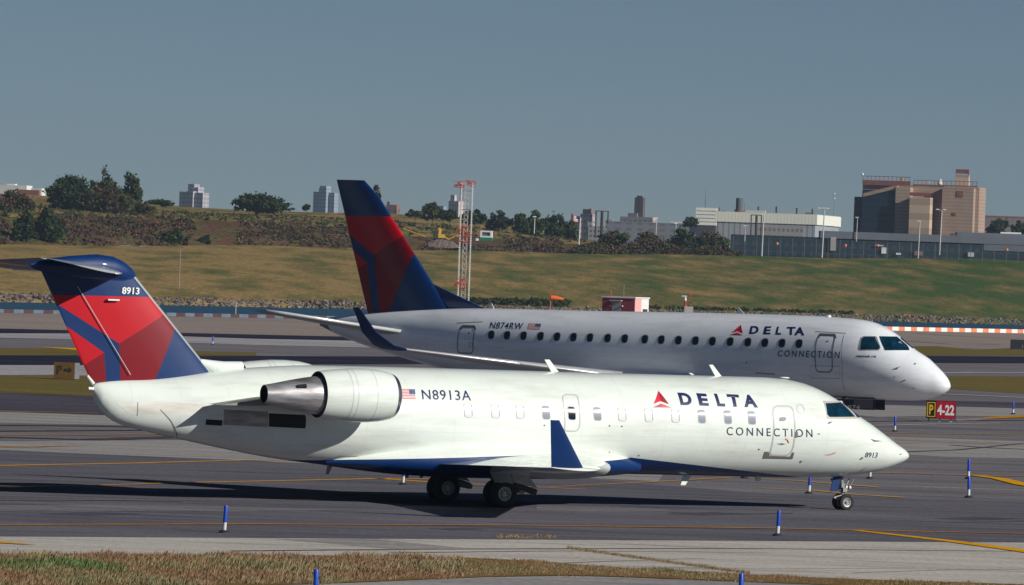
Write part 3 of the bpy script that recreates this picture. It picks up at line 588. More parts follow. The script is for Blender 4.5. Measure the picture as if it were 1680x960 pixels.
# engines
for sd_ in (-1, 1):
    ey, ez = sd_ * 2.3, 2.865 + (.09 if sd_ > 0 else 0)
    m = MB(); m.lathe([(-5.80, .60), (-5.55, .635), (-5.1, .675), (-4.9, .69), (-4.5, .695), (-4.1, .67), (-3.85, .625), (-3.76, .60)], (0, ey, ez), 'x', 64)
    m.lathe([(-5.80, .60), (-5.80, .575), (-5.5, .56), (-5.2, .55)], (0, ey, ez), 'x', 64, 1)
    nac = m.build('nacelle', [WHITE, DARK], TA, True, sharp=50)
    m = MB(); m.lathe([(-3.76, .60), (-3.68, .575), (-3.63, .54), (-3.64, .50), (-3.72, .475), (-3.85, .47), (-4.0, .48)], (0, ey, ez), 'x', 64); m.build('intake_lip', BARE, nac, True)
    m = MB(); m.lathe([(-4.0, .48), (-4.0, .15)], (0, ey, ez), 'x', 48); m.lathe([(-4.0, .16), (-3.9, .13), (-3.8, .05), (-3.77, .002)], (0, ey, ez), 'x', 24, 1)
    for k in range(28): a = 2 * math.pi * k / 28; m.add([(-3.98, ey + math.cos(a) * .15, ez + math.sin(a) * .15), (-3.94, ey + math.cos(a + .1) * .15, ez + math.sin(a + .1) * .15), (-3.94, ey + math.cos(a + .14) * .47, ez + math.sin(a + .14) * .47), (-3.98, ey + math.cos(a) * .47, ez + math.sin(a) * .47)], [(0, 1, 2, 3)], 2)
    m.build('fan', [DARK, GREY, BARE], nac, True)
    m = MB(); c = (0, ey, ez - .02); m.lathe([(-5.35, .52), (-5.75, .505), (-6.15, .455), (-6.6, .375), (-7.0, .295), (-7.33, .235)], c, 'x', 48)
    m.lathe([(-7.33, .235), (-7.33, .215), (-7.0, .20)], c, 'x', 48, 1); m.lathe([(-7.0, .20), (-7.0, .001)], c, 'x', 48, 1); m.lathe([(-5.5, .56), (-5.45, .50)], c, 'x', 48, 1)
    no = m.build('exhaust_nozzle', [SOOT, DARK], nac, True, sharp=50)
    m = MB(); a = A.body(463, 638, 2.75); m.tube((-6.55, ey + sd_ * .33, ez + .2), (-6.32, ey + sd_ * .39, ez + .22), .045, .055, 10); m.build('drain_stub', DARK, no, True)
    m = MB()
    for xx in (-5.1, -4.4, -4.95):
        r_ = float(np.interp(xx, [-5.1, -4.9, -4.5, -4.1], [.675, .69, .695, .67])) + .002; m.lathe([(xx - .008, r_), (xx + .008, r_)], (0, ey, ez), 'x', 64)
    m.build('cowl_seam', GREYP, nac, True)
    pts = [(-8.25, 2.52), (-7.0, 2.72), (-5.7, 2.88), (-4.3, 2.98), (-4.0, 2.86), (-4.3, 2.74), (-5.7, 2.62), (-7.3, 2.52)]
    m = MB(); m.prism(pts, sd_ * .95, sd_ * 1.72); m.build('pylon', mat('pylon_grey', (.22, .21, .20), .5), TA)
# tail details on the starboard skin
SA = A.S
decal('rear_intake', A, [[SA(u, v) for u, v in [(441, 678), (500, 681), (502, 685), (501, 703), (441, 700)]]], DARK, TA)
decal('side_vent', A, [[SA(u, v) for u, v in [(338, 688), (365, 689.5), (364, 698.5), (337, 697)]]], DARK, TA)
decal('service_panel', A, [[SA(u, v) for u, v in [(367, 672), (440, 675), (440, 701), (366, 697)]]], mat('heat_stained_panel', (.58, .55, .51), .5, col2=(.20, .17, .15), nscale=.9, stretch=(1, 1, 5)), TA, eps=.004)
decal('soot_stain', A, [[SA(u, v) for u, v in P] for P in ([(190, 660), (260, 658), (340, 664), (343, 672), (336, 683), (280, 682), (210, 678)],)], mat('soot_film', (.66, .62, .55), .4, col2=(.84, .86, .78), nscale=1.6, stretch=(.6, 1, 3)), TA, eps=.002)
decals('skin_seam', A, [stroke([SA(*p) for p in q], w_, False) for q, w_ in ((((263, 672), (280, 690), (290, 716)), .02), (((226, 660), (225, 682)), .015), (((548, 752), (556, 748), (590, 749), (585, 757)), .015))], mat('seam_grey', (.25, .22, .2), .6), TA)
m = MB(); a = A.body(143, 616, 0); b = A.body(153, 630, 0); m.tube((b[0], 0, b[1]), (a[0], 0, a[1]), .055, .035, 10); m.build('tail_beacon_mast', WHITE, TA, True)
m = MB(); a = A.body(147, 638, 0); m.tube((a[0] + .12, -.03, a[1]), (a[0] - .05, -.03, a[1] + .01), .045, .04, 10); m.build('tail_light', LETTERW, TA, True)
# cabin windows
kinds = 'WWWGDGWWWGGG'
wx = [767.9, 812.4, 853, 896, 938.1, 980.2, 1020.4, 1064.2, 1107.9, 1151.4, 1194.3, 1233.7]
for u, k in zip(wx, kinds):
    x, z = SA(u, 673.8 + (u - 767.9) / 465.8 * 11.8)
    def rr(w_, h_): return rrect((x - w_, z - h_), (x + w_, z - h_), (x + w_, z + h_), (x - w_, z + h_), .24, 4)
    fr = decal('cabin_window', A, [rr(.122, .185)], GREYP, TA, eps=.006, gx=.1)
    decal('window_shade' if k != 'D' else 'pane', A, [rr(.105, .168)], {'W': SHADE_W, 'G': SHADE_G, 'D': GLASS}[k], fr, eps=.010, gx=.1)
    decal('window_edge_shading', A, [[(x + .098, z - .15), (x + .125, z - .13), (x + .125, z + .13), (x + .098, z + .15)]], GREYD if k == 'W' else GREYP, fr, eps=.008)  # strip paints the shading down the right edge, dark beside white blinds
# doors
q = [SA(u, v) for u, v in ((1266, 665.5), (1300, 667), (1297.5, 748), (1262, 746.5))]
dr = decal('cabin_door', A, stroke(rrect(*q, .18), .045), GREYP, TA, gx=.2)
decal('door_sill', A, [[SA(u, v) for u, v in P] for P in ([(1254, 741), (1261, 741), (1262, 746), (1263, 752), (1251, 752)], [(1263, 748), (1296, 749), (1300, 742), (1303, 742), (1300, 753), (1262, 752)])], GREYD, dr, eps=.010)
x, z = SA(1284, 687.5); decal('door_window', A, [rrect((x - .11, z - .055), (x + .11, z - .055), (x + .11, z + .055), (x - .11, z + .055), .45)], SHADE_G, dr, eps=.009)
decal('door_handle', A, [[SA(u, v) for u, v in ((1274, 728), (1283, 727), (1289, 728.5), (1283, 730))]], GREYD, dr, eps=.009)
decal('warning_mark', A, [[SA(u, v) for u, v in P] for P in ([(1290, 721), (1292, 721), (1295, 727), (1293, 727)], [(1288, 719), (1289.5, 719), (1290.5, 722), (1289, 722)])], mat('red_mark', (.6, .05, .04), .5), dr, eps=.009)
q = [SA(u, v) for u, v in ((921, 647), (947, 648), (950, 708), (926, 707))]
decal('emergency_exit', A, stroke(rrect(*q, .18), .035), GREYP, TA, gx=.2)
# lettering
text_skin('registration', A, 'N8913A', [SA(*p) for p in ((693, 655.5), (773, 657.5), (771, 641), (691, 639.5))], LETTER, TA, .006, 1.12)
def emblem(B, SF, pts, parent, r1, r2):
    """pts: apex, base left, base right in pixels of the photograph; two red wedges over a split base"""
    a, l, r = [Vector(p) for p in pts]; c = (l + r) / 2; px = lambda v: SF(v.x, v.y)
    mid = a.lerp(c, .62); k = lambda t: (px(a.lerp(l, t)), px(a.lerp(r, t)))
    P = [[px(a), px(a.lerp(l, .80)), px(mid)], [px(a), px(mid), px(a.lerp(r, .80))], [px(l), px(c), px(a.lerp(c, .76))], [px(r), px(a.lerp(c, .76)), px(c)]]
    return decal('emblem', B, P, [r1, r2, r2, r1], parent, eps=.007)
EM1 = mat('emblem_red', (.72, .02, .05), .35); EM2 = mat('emblem_dark_red', (.36, .01, .03), .35)
emblem(A, SA, ((1080, 641.5), (1070, 668.5), (1102, 669)), TA, EM1, EM2)
for ch, q in {'D': ((1116.8, 664.6), (1136.2, 665.4), (1131.4, 645), (1111.1, 644.3)), 'E': ((1147.6, 665.5), (1163.2, 666.2), (1158.6, 646.2), (1142, 645.2)), 'L': ((1177.2, 666.6), (1190, 667.2), (1184.4, 646.6), (1171, 646)),
              'T': ((1196.6, 667.2), (1215.6, 668), (1211.2, 647.8), (1191.6, 646.8)), 'A': ((1221.3, 668), (1243.6, 668.9), (1238.6, 648.3), (1216.6, 647.6))}.items():
    text_skin('airline_lettering', A, ch, [SA(*p) for p in q], LETTER, TA, .045)
text_skin('airline_lettering', A, 'CONNECTION', [SA(*p) for p in ((1192, 714), (1333, 717.5), (1332.5, 704.5), (1192, 700.5))], LETTERB, TA, .004, 1.45)
text_skin('nose_number', A, '8913', [SA(*p) for p in ((1418.5, 750.5), (1438.5, 751), (1440.5, 742.5), (1420, 742))], LETTERB, TA, .01)
def flag(B, SF, q, parent, hoist_right=True):
    """stars and stripes in a quad of photograph pixels: top left, top right, bottom right, bottom left"""
    a, b, c, d = [Vector(p) for p in q]; P = []; ms = []
    pt = lambda s, t: SF(*((a.lerp(b, s)).lerp(d.lerp(c, s), t)))
    fr_, fw_, fb_ = mat('flag_red', (.6, .06, .07), .45), mat('flag_white', (.78, .78, .76), .45), mat('flag_blue_speckled', (.03, .05, .2), .45, col2=(.16, .18, .34), nscale=22)
    for k in range(13): P.append([pt(0, k / 13), pt(1, k / 13), pt(1, (k + 1) / 13), pt(0, (k + 1) / 13)]); ms.append(fw_ if k % 2 else fr_)
    f1 = decal('flag', B, P, ms, parent, eps=.006)
    s0, s1 = (.55, 1) if hoist_right else (0, .45)
    P = [[pt(s0, 0), pt(s1, 0), pt(s1, .54), pt(s0, .54)]]; decal('flag_canton', B, P, fb_, f1, eps=.009)
flag(A, SA, ((659, 638.5), (680.5, 639), (682, 655), (660.5, 654.5)), TA)
# small marks, probes and antennas
decals('skin_mark', A, [[SA(u - r_, v), SA(u, v + r_), SA(u + r_, v), SA(u, v - r_)] for u, v, r_ in ((1000, 698.5, 1.6), (1020.3, 699.5, 1.6), (1245, 737, 1.6), (1314, 757, 2), (893, 698, 1.5), (1000, 742, 1.2), (1048, 747, 1.4))] +
      [[SA(u, v) for u, v in P] for P in ([(1357, 694), (1361, 692), (1366, 691.5), (1361, 695.5)], [(1428, 720), (1434, 722), (1447, 724), (1434, 725)], [(1410, 753), (1415, 749), (1416, 752), (1412, 754)], [(1474, 745), (1479, 744), (1478, 746)], [(1340, 712), (1344, 710.5), (1345, 713)], [(1304, 709), (1309, 709), (1308, 718), (1303.5, 718)])], GREYD, TA, eps=.012)
decals('red_skin_mark', A, [[SA(u, v) for u, v in P] for P in ([(1350, 746.3), (1362, 745), (1372, 741), (1369, 744.5), (1360, 747)], [(1408, 775), (1418, 768), (1425, 766), (1418, 769.5)])], mat('faded_red_mark', (.6, .25, .2), .5), TA)
x, z = SA(1313.5, 671); decal('static_port_ring', A, stroke([(x + .12 * math.cos(a), z + .12 * math.sin(a)) for a in np.linspace(0, 2 * math.pi, 17)[:-1]], .016), GREYP, TA)
for (a, b, c, d) in (((893, 590), (901, 590), (916, 610), (904, 610)), ((1163, 598.5), (1169, 598.5), (1184.5, 619), (1174, 619))):
    m = MB(); m.prism([A.body(*p, 0) for p in (a, b, c, d)], -.02, .02); m.build('blade_antenna', WHITE, TA)
m = MB(); m.prism([A.body(*p, 0) for p in ((1116, 796), (1124, 796), (1136, 776), (1122, 776))], -.02, .02); m.build('belly_antenna', WHITE, TA)
m = MB(); m.lathe([(0, .16), (.03, .14), (.045, .001)], (*(lambda p: (p[0], 0, p[1] + .0))(A.body(1286, 620.5, 0)),), 'z', 12); m.build('roof_antenna', WHITE, TA, True)
m = MB(); p = A.body(1244, 781, 0); m.lathe([(-.14, .06), (-.03, .1), (.1, .1)], (p[0], 0, p[1]), 'z', 14); m.build('belly_beacon', WHITE, TA, True)
for u in (538, 692, 668): m = MB(); p = A.body(u, 772 if u < 600 else 778, 0); m.prism([(p[0] - .06, p[1] - .1), (p[0] + .02, p[1] - .1), (p[0] + .12, p[1] + .12), (p[0] - .02, p[1] + .12)], -.015, .015); m.build('drain_mast', GREY, TA)
# cockpit
fr = decal('cockpit_frame', A, [[SA(u, v) for u, v in ((1350.5, 657.8), (1381.5, 657.8), (1412, 686.5), (1357, 687))]], BEIGE, TA, eps=.006, gx=.1, gz=.04)
decal('side_window', A, [[SA(u, v) for u, v in ((1354.2, 662), (1379, 660.5), (1402.5, 684), (1361, 684.3), (1357, 680))]], COCKG, fr, eps=.012, gx=.1, gz=.04)
wsp = [SA(*p) for p in ((1384.5, 661.5), (1408, 684))]
xa, za = wsp[0]; xb, zb = wsp[1]
decal('windshield_edge', A, [[SA(u, v) for u, v in ((1383, 661), (1385.5, 662), (1411.5, 685), (1406, 685))]], COCKG, fr, eps=.013, gx=.1, gz=.04)
def windshield(B, name, xa, za, xb, zb, topx, topz, botx, botz, m, parent, side):
    """pane wrapping round the nose from the side post (a, b) to the centre line; bilinear over the skin by angle"""
    nn = 8; V = []; F = []
    def ang(x, z): c, h = B.cz(x); return math.asin(max(-1, min(1, (z - c) / h)))
    for i in range(nn + 1):
        s = i / nn
        for j in range(nn + 1):
            t = j / nn; p = Vector((xa, ang(xa, za))).lerp(Vector((xb, ang(xb, zb))), t); q_ = Vector((topx, topz)).lerp(Vector((botx, botz)), t); r_ = p.lerp(q_, s)
            c, h = B.cz(r_.x); y = B.wid(r_.x) * math.cos(r_.y); z = c + h * math.sin(r_.y); N = Vector((.55, side * math.cos(r_.y), math.sin(r_.y))).normalized(); V.append(Vector((r_.x, side * y, z)) + N * .012)
    for i in range(nn):
        for j in range(nn): F.append((i * (nn + 1) + j, i * (nn + 1) + j + 1, (i + 1) * (nn + 1) + j + 1, (i + 1) * (nn + 1) + j))
    return mesh(name, V, F, m, parent, True)
for sd_ in (-1, 1): windshield(A, 'windshield', xa, za, xb, zb, 11.08, math.pi / 2 - .04, 11.62, math.pi / 2 - .04, COCKG, fr if sd_ < 0 else TA, sd_)
# nose gear
m = MB(); m.tube((11.42, 0, .95), (11.5, 0, .30), .055, .045); m.tube((11.5, -.24, .225), (11.5, .24, .225), .03); m.tube((11.1, 0, .85), (11.45, 0, .5), .03); m.tube((11.75, -.12, .85), (11.52, -.05, .45), .02); m.tube((11.75, .12, .85), (11.52, .05, .45), .02); m.box(11.44, 11.56, -.1, .1, .5, .62); m.box(11.36, 11.46, -.14, .14, .62, .74)
m.tube((11.2, 0, .34), (11.5, 0, .42), .022); m.tube((11.2, 0, .34), (11.48, 0, .26), .022)
for sy in (-.09, .09): m.lathe([(.0, .045), (.05, .05), (.06, .03), (.061, .001)], (11.62, sy, .62), 'x', 12, 1)
ng = m.build('nose_gear_strut', [GREY, LETTERW], TA, True)
for y in (-.17, .17): wheel(TA, 11.5, y, .225, .13, .125, 'nose_wheel')
m = MB(); m.prism([(11.10, .95), (11.36, .95), (11.24, .52), (11.02, .50)], -.13, -.10); m.build('nose_gear_door', NAVY, TA)
# main gear
for sd_ in (-1, 1):
    m = MB(); m.tube((.05, sd_ * 1.75, 1.15), (0, sd_ * 1.59, .42), .085, .075); m.tube((0, sd_ * 1.35, .37), (0, sd_ * 1.83, .37), .05); m.tube((0.62, sd_ * 1.45, .95), (.08, sd_ * 1.58, .45), .04); m.tube((.3, sd_ * 1.5, .5), (.78, sd_ * 1.45, .42), .085, .07); m.tube((.0, sd_ * .6, .95), (.0, sd_ * 1.5, .6), .045)
    g_ = m.build('main_gear_strut', GREY, TA, True)
    for y in (1.39, 1.79): wheel(TA, 0, sd_ * y, .37, .23, .19, 'main_wheel')
    for nm_, V, mm_ in (('gear_door', [(-.58, 1.95, 1.08), (.03, 1.95, 1.08), (.25, 1.9, .64), (-.32, 1.9, .67)], (.30, .32, .32)), ('gear_door', [(.05, 1.97, 1.08), (.46, 1.97, 1.08), (.95, 1.9, .54), (.42, 1.9, .64), (.24, 1.92, .68)], (.36, .38, .38))):
        n = len(V); V = [(x, sd_ * y, z) for x, y, z in V]; V2 = [(x, y - sd_ * .03, z) for x, y, z in V]
        mesh(nm_, V + V2, [tuple(range(n)), tuple(range(n, 2 * n))[::-1]] + [(i, i + n, (i + 1) % n + n, (i + 1) % n) for i in range(n)], mat('gear_door_grey%d' % (V[0][0] > 0), mm_, .5, noise=.3, nscale=3), TA)
    m = MB(); m.tube((.28, sd_ * 1.85, .62), (.92, sd_ * 1.85, .42), .075, .09, 12); m.tube((.25, sd_ * 1.8, .62), (.45, sd_ * 1.8, .45), .07, .07, 10); m.build('actuator', mat('actuator_black', (.02, .02, .022), .5), TA, True)

# ================================================================ second aircraft: jet with engines under the wings
_st = lambda L: [(x + (.30 * (x + 4.7) / 4.46 if x > -4.7 else 0), v) for x, v in L]
Bd = Body((17.7095, 256.87), R(-33.5629),
    top=_st([(-31.05, 3.62), (-30.9, 3.78), (-29.98, 3.97), (-28.71, 4.12), (-25.57, 4.38), (-22.71, 4.53), (-16.35, 4.62), (-10.97, 4.72), (-6.59, 4.76), (-4.65, 4.71), (-3.98, 4.65), (-3.55, 4.55), (-3.1, 4.36), (-2.62, 4.06), (-2.25, 3.79), (-1.9, 3.56), (-1.3, 3.24), (-1.0, 3.0), (-.6, 2.66), (-.35, 2.36), (-.24, 2.1)]),
    bot=_st([(-31.05, 3.50), (-30.82, 3.42), (-30.3, 3.23), (-29.73, 3.04), (-29.21, 2.89), (-28.14, 2.63), (-25.88, 2.13), (-23.5, 1.72), (-21, 1.5), (-19, 1.42), (-10, 1.40), (-5.01, 1.45), (-3.12, 1.47), (-1.9, 1.49), (-1.4, 1.53), (-.95, 1.65), (-.55, 1.82), (-.35, 1.96), (-.24, 2.1)]),
    wid=_st([(-31.05, .08), (-30.5, .32), (-29, .62), (-27, .92), (-25, 1.17), (-23, 1.36), (-21, 1.46), (-19, 1.505), (-5.2, 1.505), (-4.2, 1.47), (-3.4, 1.39), (-2.6, 1.24), (-1.9, 1.05), (-1.3, .83), (-.9, .62), (-.5, .38), (-.33, .2), (-.24, .03)]))
TB = thing('passenger_jet', 'rear white jet with underwing engines and registration N874RW, its near side in shade', 'airliner', (Bd.pos[0], Bd.pos[1], 0), Bd.th)
V, F = loft([Bd.ring(x, 96) for x in xs_for(Bd, .3)])
bz_ = lambda x: 1.56 if x < -5 else 1.56 + (x + 5) * .0
bisected('fuselage', V, F, [((0, 0, 1.56), (0, 0, 1)), ((-3.2, 0, 0), (1, 0, 0)), ((-22, 0, 0), (1, 0, 0)), ((-30.3, 0, 3.2), Vector((1, 0, .35)).normalized())], lambda c: 1 if (c.z < 1.56 and -22 < c.x < -3.2) else (2 if (c.x + 30.3) + .35 * (c.z - 3.2) < 0 else 0), [WHITE2, NAVY, GREY], TB)
SB = Bd.S
V, F = loft([[(x, w_ * math.copysign(abs(math.sin(a)) ** .8, math.sin(a)), zc + hh * math.copysign(abs(math.cos(a)) ** .8, math.cos(a))) for a in np.linspace(0, 2 * math.pi, 49)[:-1]] for x, w_, zc, hh in ((-19.5, .9, 1.6, .3), (-18, 1.4, 1.6, .5), (-16, 1.75, 1.58, .62), (-13, 1.85, 1.58, .64), (-11, 1.72, 1.6, .6), (-9.6, 1.35, 1.65, .45), (-8.6, .9, 1.65, .2))])
mesh('wing_fairing', V, F, WHITE2, TB, True, sharp=60)
for sd_ in (-1, 1):
    secs = []
    for L, le, te, z in ((1.3, -11.35, -16.6, 1.75), (4.3, -13.25, -17.0, 2.05), (8, -15.5, -18.1, 2.42), (12.3, -18.05, -19.35, 2.85)): secs.append(((le, sd_ * L, z), le - te, .12 if L < 5 else .105, (0, 0, 1)))
    V, F = foil(secs, 18); wg = mesh('wing', V, F, mat('wing_grey', (.50, .51, .52), .35, noise=.15), TB, True, sharp=50)
    for i in range(3):
        a, b = secs[i], secs[i + 1]
        pa, pb = Vector(a[0]), Vector(b[0]); p1 = pa.lerp(pb, .02) + Vector((.03, 0, 0)); p2 = pa.lerp(pb, .98) + Vector((.03, 0, 0))
        V, F = foil([(p1, .42, a[2] * 2.6 * (1.0 if i else 1), (0, 0, 1)), (p2, .36, b[2] * 2.2, (0, 0, 1))], 10); mesh('slat', V, F, EDGE, wg, True, sharp=60)
    V, F = foil([((-18.05, sd_ * 12.3, 2.85), 1.3, .10, (0, 0, 1)), ((-18.45, sd_ * 12.62, 2.98), 1.05, .10, (0, -sd_ * .5, .86)), ((-19.2, sd_ * 12.85, 3.5), .72, .09, (0, 1, .25)), ((-19.98, sd_ * 13.0, 4.47), .32, .08, (0, 1, .15))], 12)
    mesh('winglet', V, F, NAVY, wg, True, sharp=50)
    ey, ez = sd_ * 4.3, 1.42
    m = MB(); m.lathe([(-12.1, .45), (-11.6, .62), (-10.8, .76), (-9.8, .80), (-9.0, .76), (-8.6, .70)], (0, ey, ez), 'x', 48); nb = m.build('nacelle', NAVY, TB, True, sharp=50)
    m = MB(); m.lathe([(-8.6, .70), (-8.48, .65), (-8.46, .60), (-8.55, .56), (-9.2, .55)], (0, ey, ez), 'x', 48); m.lathe([(-9.2, .55), (-9.2, .01)], (0, ey, ez), 'x', 48, 1); m.build('intake_lip', [BARE, DARK], nb, True)
    m = MB(); m.lathe([(-12.1, .42), (-12.6, .30), (-13.0, .15)], (0, ey, ez), 'x', 32); m.build('exhaust_nozzle', SOOT, nb, True)
    m = MB(); m.prism([(-12.6, 1.9), (-9.3, 2.1), (-9.6, 2.28), (-12.8, 2.2)], ey - .12, ey + .12); m.build('pylon', WHITE2, nb)
    V, F = foil([((-25.95, sd_ * .75, 3.38), 2.6, .11, (0, 0, 1)), ((-29.6, sd_ * 4.7, 4.02), 1.35, .10, (0, 0, 1)), ((-30.3, sd_ * 5.0, 4.12), .75, .08, (0, 0, 1))], 14)
    st = mesh('stabilizer', V, F, mat('wing_grey', (0, 0, 0)), TB, True, sharp=50)
    V, F = foil([((-25.9, sd_ * .80, 3.39), .34, .5, (0, 0, 1)), ((-29.57, sd_ * 4.7, 4.03), .26, .5, (0, 0, 1)), ((-30.28, sd_ * 5.0, 4.12), .14, .5, (0, 0, 1))], 8); mesh('stabilizer_edge', V, F, EDGE, st, True)
PG = lambda pts: [Bd.body(u, v, .16) for u, v in pts]
fr2 = [PG([(550, 353.7), (645, 355), (700, 440), (664, 384), (613, 418), (568, 383.5), (550, 370)])]
fr2 = [PG([(550, 353.7), (650, 355.2), (668, 380), (613, 418), (568, 383.5), (550, 369)]), PG([(560, 400), (573.4, 409.3), (599.6, 430.6), (579.4, 446.5), (565, 458)])]
fd2 = [PG([(613, 418), (668, 380), (700, 380), (678, 414.6), (637, 513), (634, 520), (621.5, 520)]), PG([(599.6, 430.6), (579.4, 446.5), (565, 458), (580, 525), (608.2, 520)])]
fs = []
for k in range(10):
    t = k / 9; z = 3.9 + 5.9 * t; le = -25.24 - (z - 5.45) * .816 if z < 9.4 else -28.47 - (z - 9.4) * 1.4; te = -28.6 - (z - 4.1) * .33; fs.append(((le, 0, z), le - te, .10, (0, 1, 0)))
V, F = foil(fs, 20)
def pf2(c):
    for P in fr2:
        if inpoly(c.x, c.z, P): return 1
    for P in fd2:
        if inpoly(c.x, c.z, P): return 2
    return 0
fin2 = bisected('fin', V, F, edge_planes(fr2 + fd2), pf2, [NAVY, RED, DRED], TB)
V, F = foil([((-21.9, 0, 4.3), 4, .03, (0, 1, 0)), ((-24.83, 0, 5.31), 1.2, .06, (0, 1, 0)), ((-25.3, 0, 5.5), .8, .05, (0, 1, 0))], 12); mesh('dorsal_fin', V, F, NAVY, TB, True)
for u in [806, 832, 859, 887, 914, 941, 968, 997, 1025, 1058, 1085, 1113, 1141, 1169, 1198, 1227, 1255, 1283, 1311]:
    x, z = SB(u, 549.5 + (u - 806) / 505 * 14.5); rr = lambda w_, h_: rrect((x - w_, z - h_), (x + w_, z - h_), (x + w_, z + h_), (x - w_, z + h_), .45, 4)
    f_ = decal('cabin_window', Bd, [rr(.175, .2)], GREYP, TB, eps=.006, gx=.1); decal('pane', Bd, [rr(.148, .172)], GLASS, f_, eps=.011, gx=.1)
for q, nm in ((((1342.5, 548.5), (1371.5, 549.5), (1367, 611), (1339.5, 610)), 'cabin_door'), (((756, 535), (780.5, 535.5), (777, 580), (751, 579)), 'rear_door')):
    qq = [SB(*p) for p in q]; d_ = decal(nm, Bd, stroke(rrect(*qq, .2), .05), mat('door_seal_grey', (.20, .21, .24), .5), TB, gx=.2)
    decal('door_head_strip', Bd, stroke([SB(q[0][0] + .8, q[0][1] + 6), SB(q[0][0] + 2.5, q[0][1] + .5), SB(q[1][0] - 2, q[1][1] + .5), SB(q[1][0] - .5, q[1][1] + 6)], .10, False), mat('seal_dark', (.10, .10, .12), .5), d_, eps=.010)  # dark strip along the door's top edge and upper corners
    cx_, cy_ = (q[0][0] + q[1][0]) / 2, q[0][1]; decal('door_window', Bd, stroke([SB(cx_ + 2, cy_ + 27), SB(cx_ + 7, cy_ + 27), SB(cx_ + 7, cy_ + 33), SB(cx_ + 2, cy_ + 33)], .02), mat('seal_dark', (0, 0, 0)), d_, eps=.010)
    decal('door_peephole', Bd, [[SB(cx_ + 1, cy_ + 10), SB(cx_ + 2.6, cy_ + 11.6), SB(cx_ + 1, cy_ + 13.2), SB(cx_ - .6, cy_ + 11.6)]], DARK, d_, eps=.010)
decal('airstair_panel', Bd, stroke([SB(*p) for p in ((1330, 600), (1378, 601), (1378, 621), (1330, 620))], .02), mat('seam_blue_grey', (.3, .32, .36), .5), TB)
decals('skin_seam', Bd, [stroke([SB(*p) for p in q], w_, False) for q, w_ in ((((1240, 612), (1271, 614)), .05), (((1338, 544), (1388, 547)), .03), (((750, 530), (792, 528)), .03), (((1385, 550), (1382, 600), (1386, 640)), .02))], mat('seam_blue_grey', (.3, .32, .36), .5), TB)
text_skin('registration', Bd, 'N874RW', [SB(*p) for p in ((803.5, 539), (856.5, 541), (859.5, 530), (806, 528.5))], LETTER, TB, .002, 1.12)
flag(Bd, SB, ((868, 530.5), (888, 531.5), (886, 541), (866, 540)), TB)
emblem(Bd, SB, ((1216, 533), (1197, 549.5), (1219.5, 550.5)), TB, EM1, EM2)
for ch, (l, r) in {'D': (1229.5, 1246), 'E': (1252.5, 1266), 'L': (1272.5, 1283.5), 'T': (1290, 1304), 'A': (1303.5, 1320)}.items():
    t_ = 535 + (l - 1229) * .025; b_ = 548 + (l - 1229) * .03
    q = {'T': ((l + 2, b_), (r - 0, b_), (r + 1.5, t_), (l + 1.5, t_)), 'A': ((l, b_), (r, b_ + .4), (r - .5, t_), (l + 3, t_))}.get(ch, ((l, b_), (r - 2, b_), (r, t_), (l + 3, t_)))
    text_skin('airline_lettering', Bd, ch, [SB(*p) for p in q], LETTER, TB, .035)
text_skin('airline_lettering', Bd, 'CONNECTION', [SB(*p) for p in ((1275.5, 585), (1377, 588), (1378, 577), (1277, 574.5))], LETTERB, TB, .012, 1.4)
text_skin('type_lettering', Bd, 'EMBRAER 175', [SB(*p) for p in ((1405, 586), (1437, 587), (1438, 583.8), (1406, 583))], LETTERB, TB, .03)
# second cockpit
f_ = decal('cockpit_frame', Bd, [[SB(u, v) for u, v in ((1408, 573), (1412, 554), (1417, 551.5), (1436, 551.5), (1439, 553), (1444.5, 568), (1444.5, 572), (1441, 575), (1410, 575))]], GREY, TB, gx=.1, gz=.05)
decal('side_window', Bd, [[SB(u, v) for u, v in ((1412, 573.5), (1414, 556), (1418, 553), (1435, 553), (1443, 568), (1443, 572), (1440, 573.5))]], COCKG, f_, eps=.012, gx=.1, gz=.05)
a = SB(1443.5, 552.5); b = SB(1452, 574.5); e_ = SB(1472, 553)
decal('windshield', Bd, [[SB(u, v) for u, v in ((1442.5, 552), (1470, 552.5), (1478, 558), (1486, 565), (1492, 571), (1492, 575), (1452, 574.8))]], COCKG, f_, eps=.012, gx=.08, gz=.04)
windshield(Bd, 'windshield', -2.72, 3.98, -2.3, 3.52, -2.35, math.pi / 2 - .05, -1.75, math.pi / 2 - .05, COCKG, TB, 1)
decals('probe', Bd, [[SB(u, v) for u, v in P] for P in ([(1463, 606.5), (1471, 603), (1480, 601.2), (1474, 603.5), (1472, 606.3)], [(1474, 629), (1484, 623), (1487, 624), (1484, 625)], [(1495, 635.5), (1504, 637.5), (1497, 637)], [(1499, 597), (1501.5, 595.6), (1503.5, 597), (1501.5, 598.4)], [(1464, 619), (1468.5, 618), (1468, 620)], [(1223, 595), (1225, 593.5), (1226, 595.3), (1224, 596.6)])], GREYD, TB, eps=.012)
for (a, b, c, d) in (((1207, 504.5), (1212, 504.5), (1223, 516.5), (1216, 516)), ((802, 498), (807, 498), (811, 508), (803, 508))):
    m = MB(); m.prism([Bd.body(*p, 0) for p in (a, b, c, d)], -.02, .02); m.build('blade_antenna', GREYP, TB)
for u in (1107, 1148, 1261, 1360): m = MB(); p = Bd.body(u, 514 + (u - 1107) * .015, 0); m.lathe([(-.12, .12), (.02, .09), (.05, .001)], (p[0], 0, p[1] - .02), 'z', 12); m.build('roof_beacon' if u == 1261 else 'roof_antenna', mat('beacon_red', (.6, .08, .05), .3) if u == 1261 else WHITE2, TB, True)
m = MB(); m.tube((-4.9, 0, 1.6), (-4.9, 0, .35), .08); m.tube((-4.9, -.25, .3), (-4.9, .25, .3), .045); m.build('nose_gear_strut', GREY, TB, True)
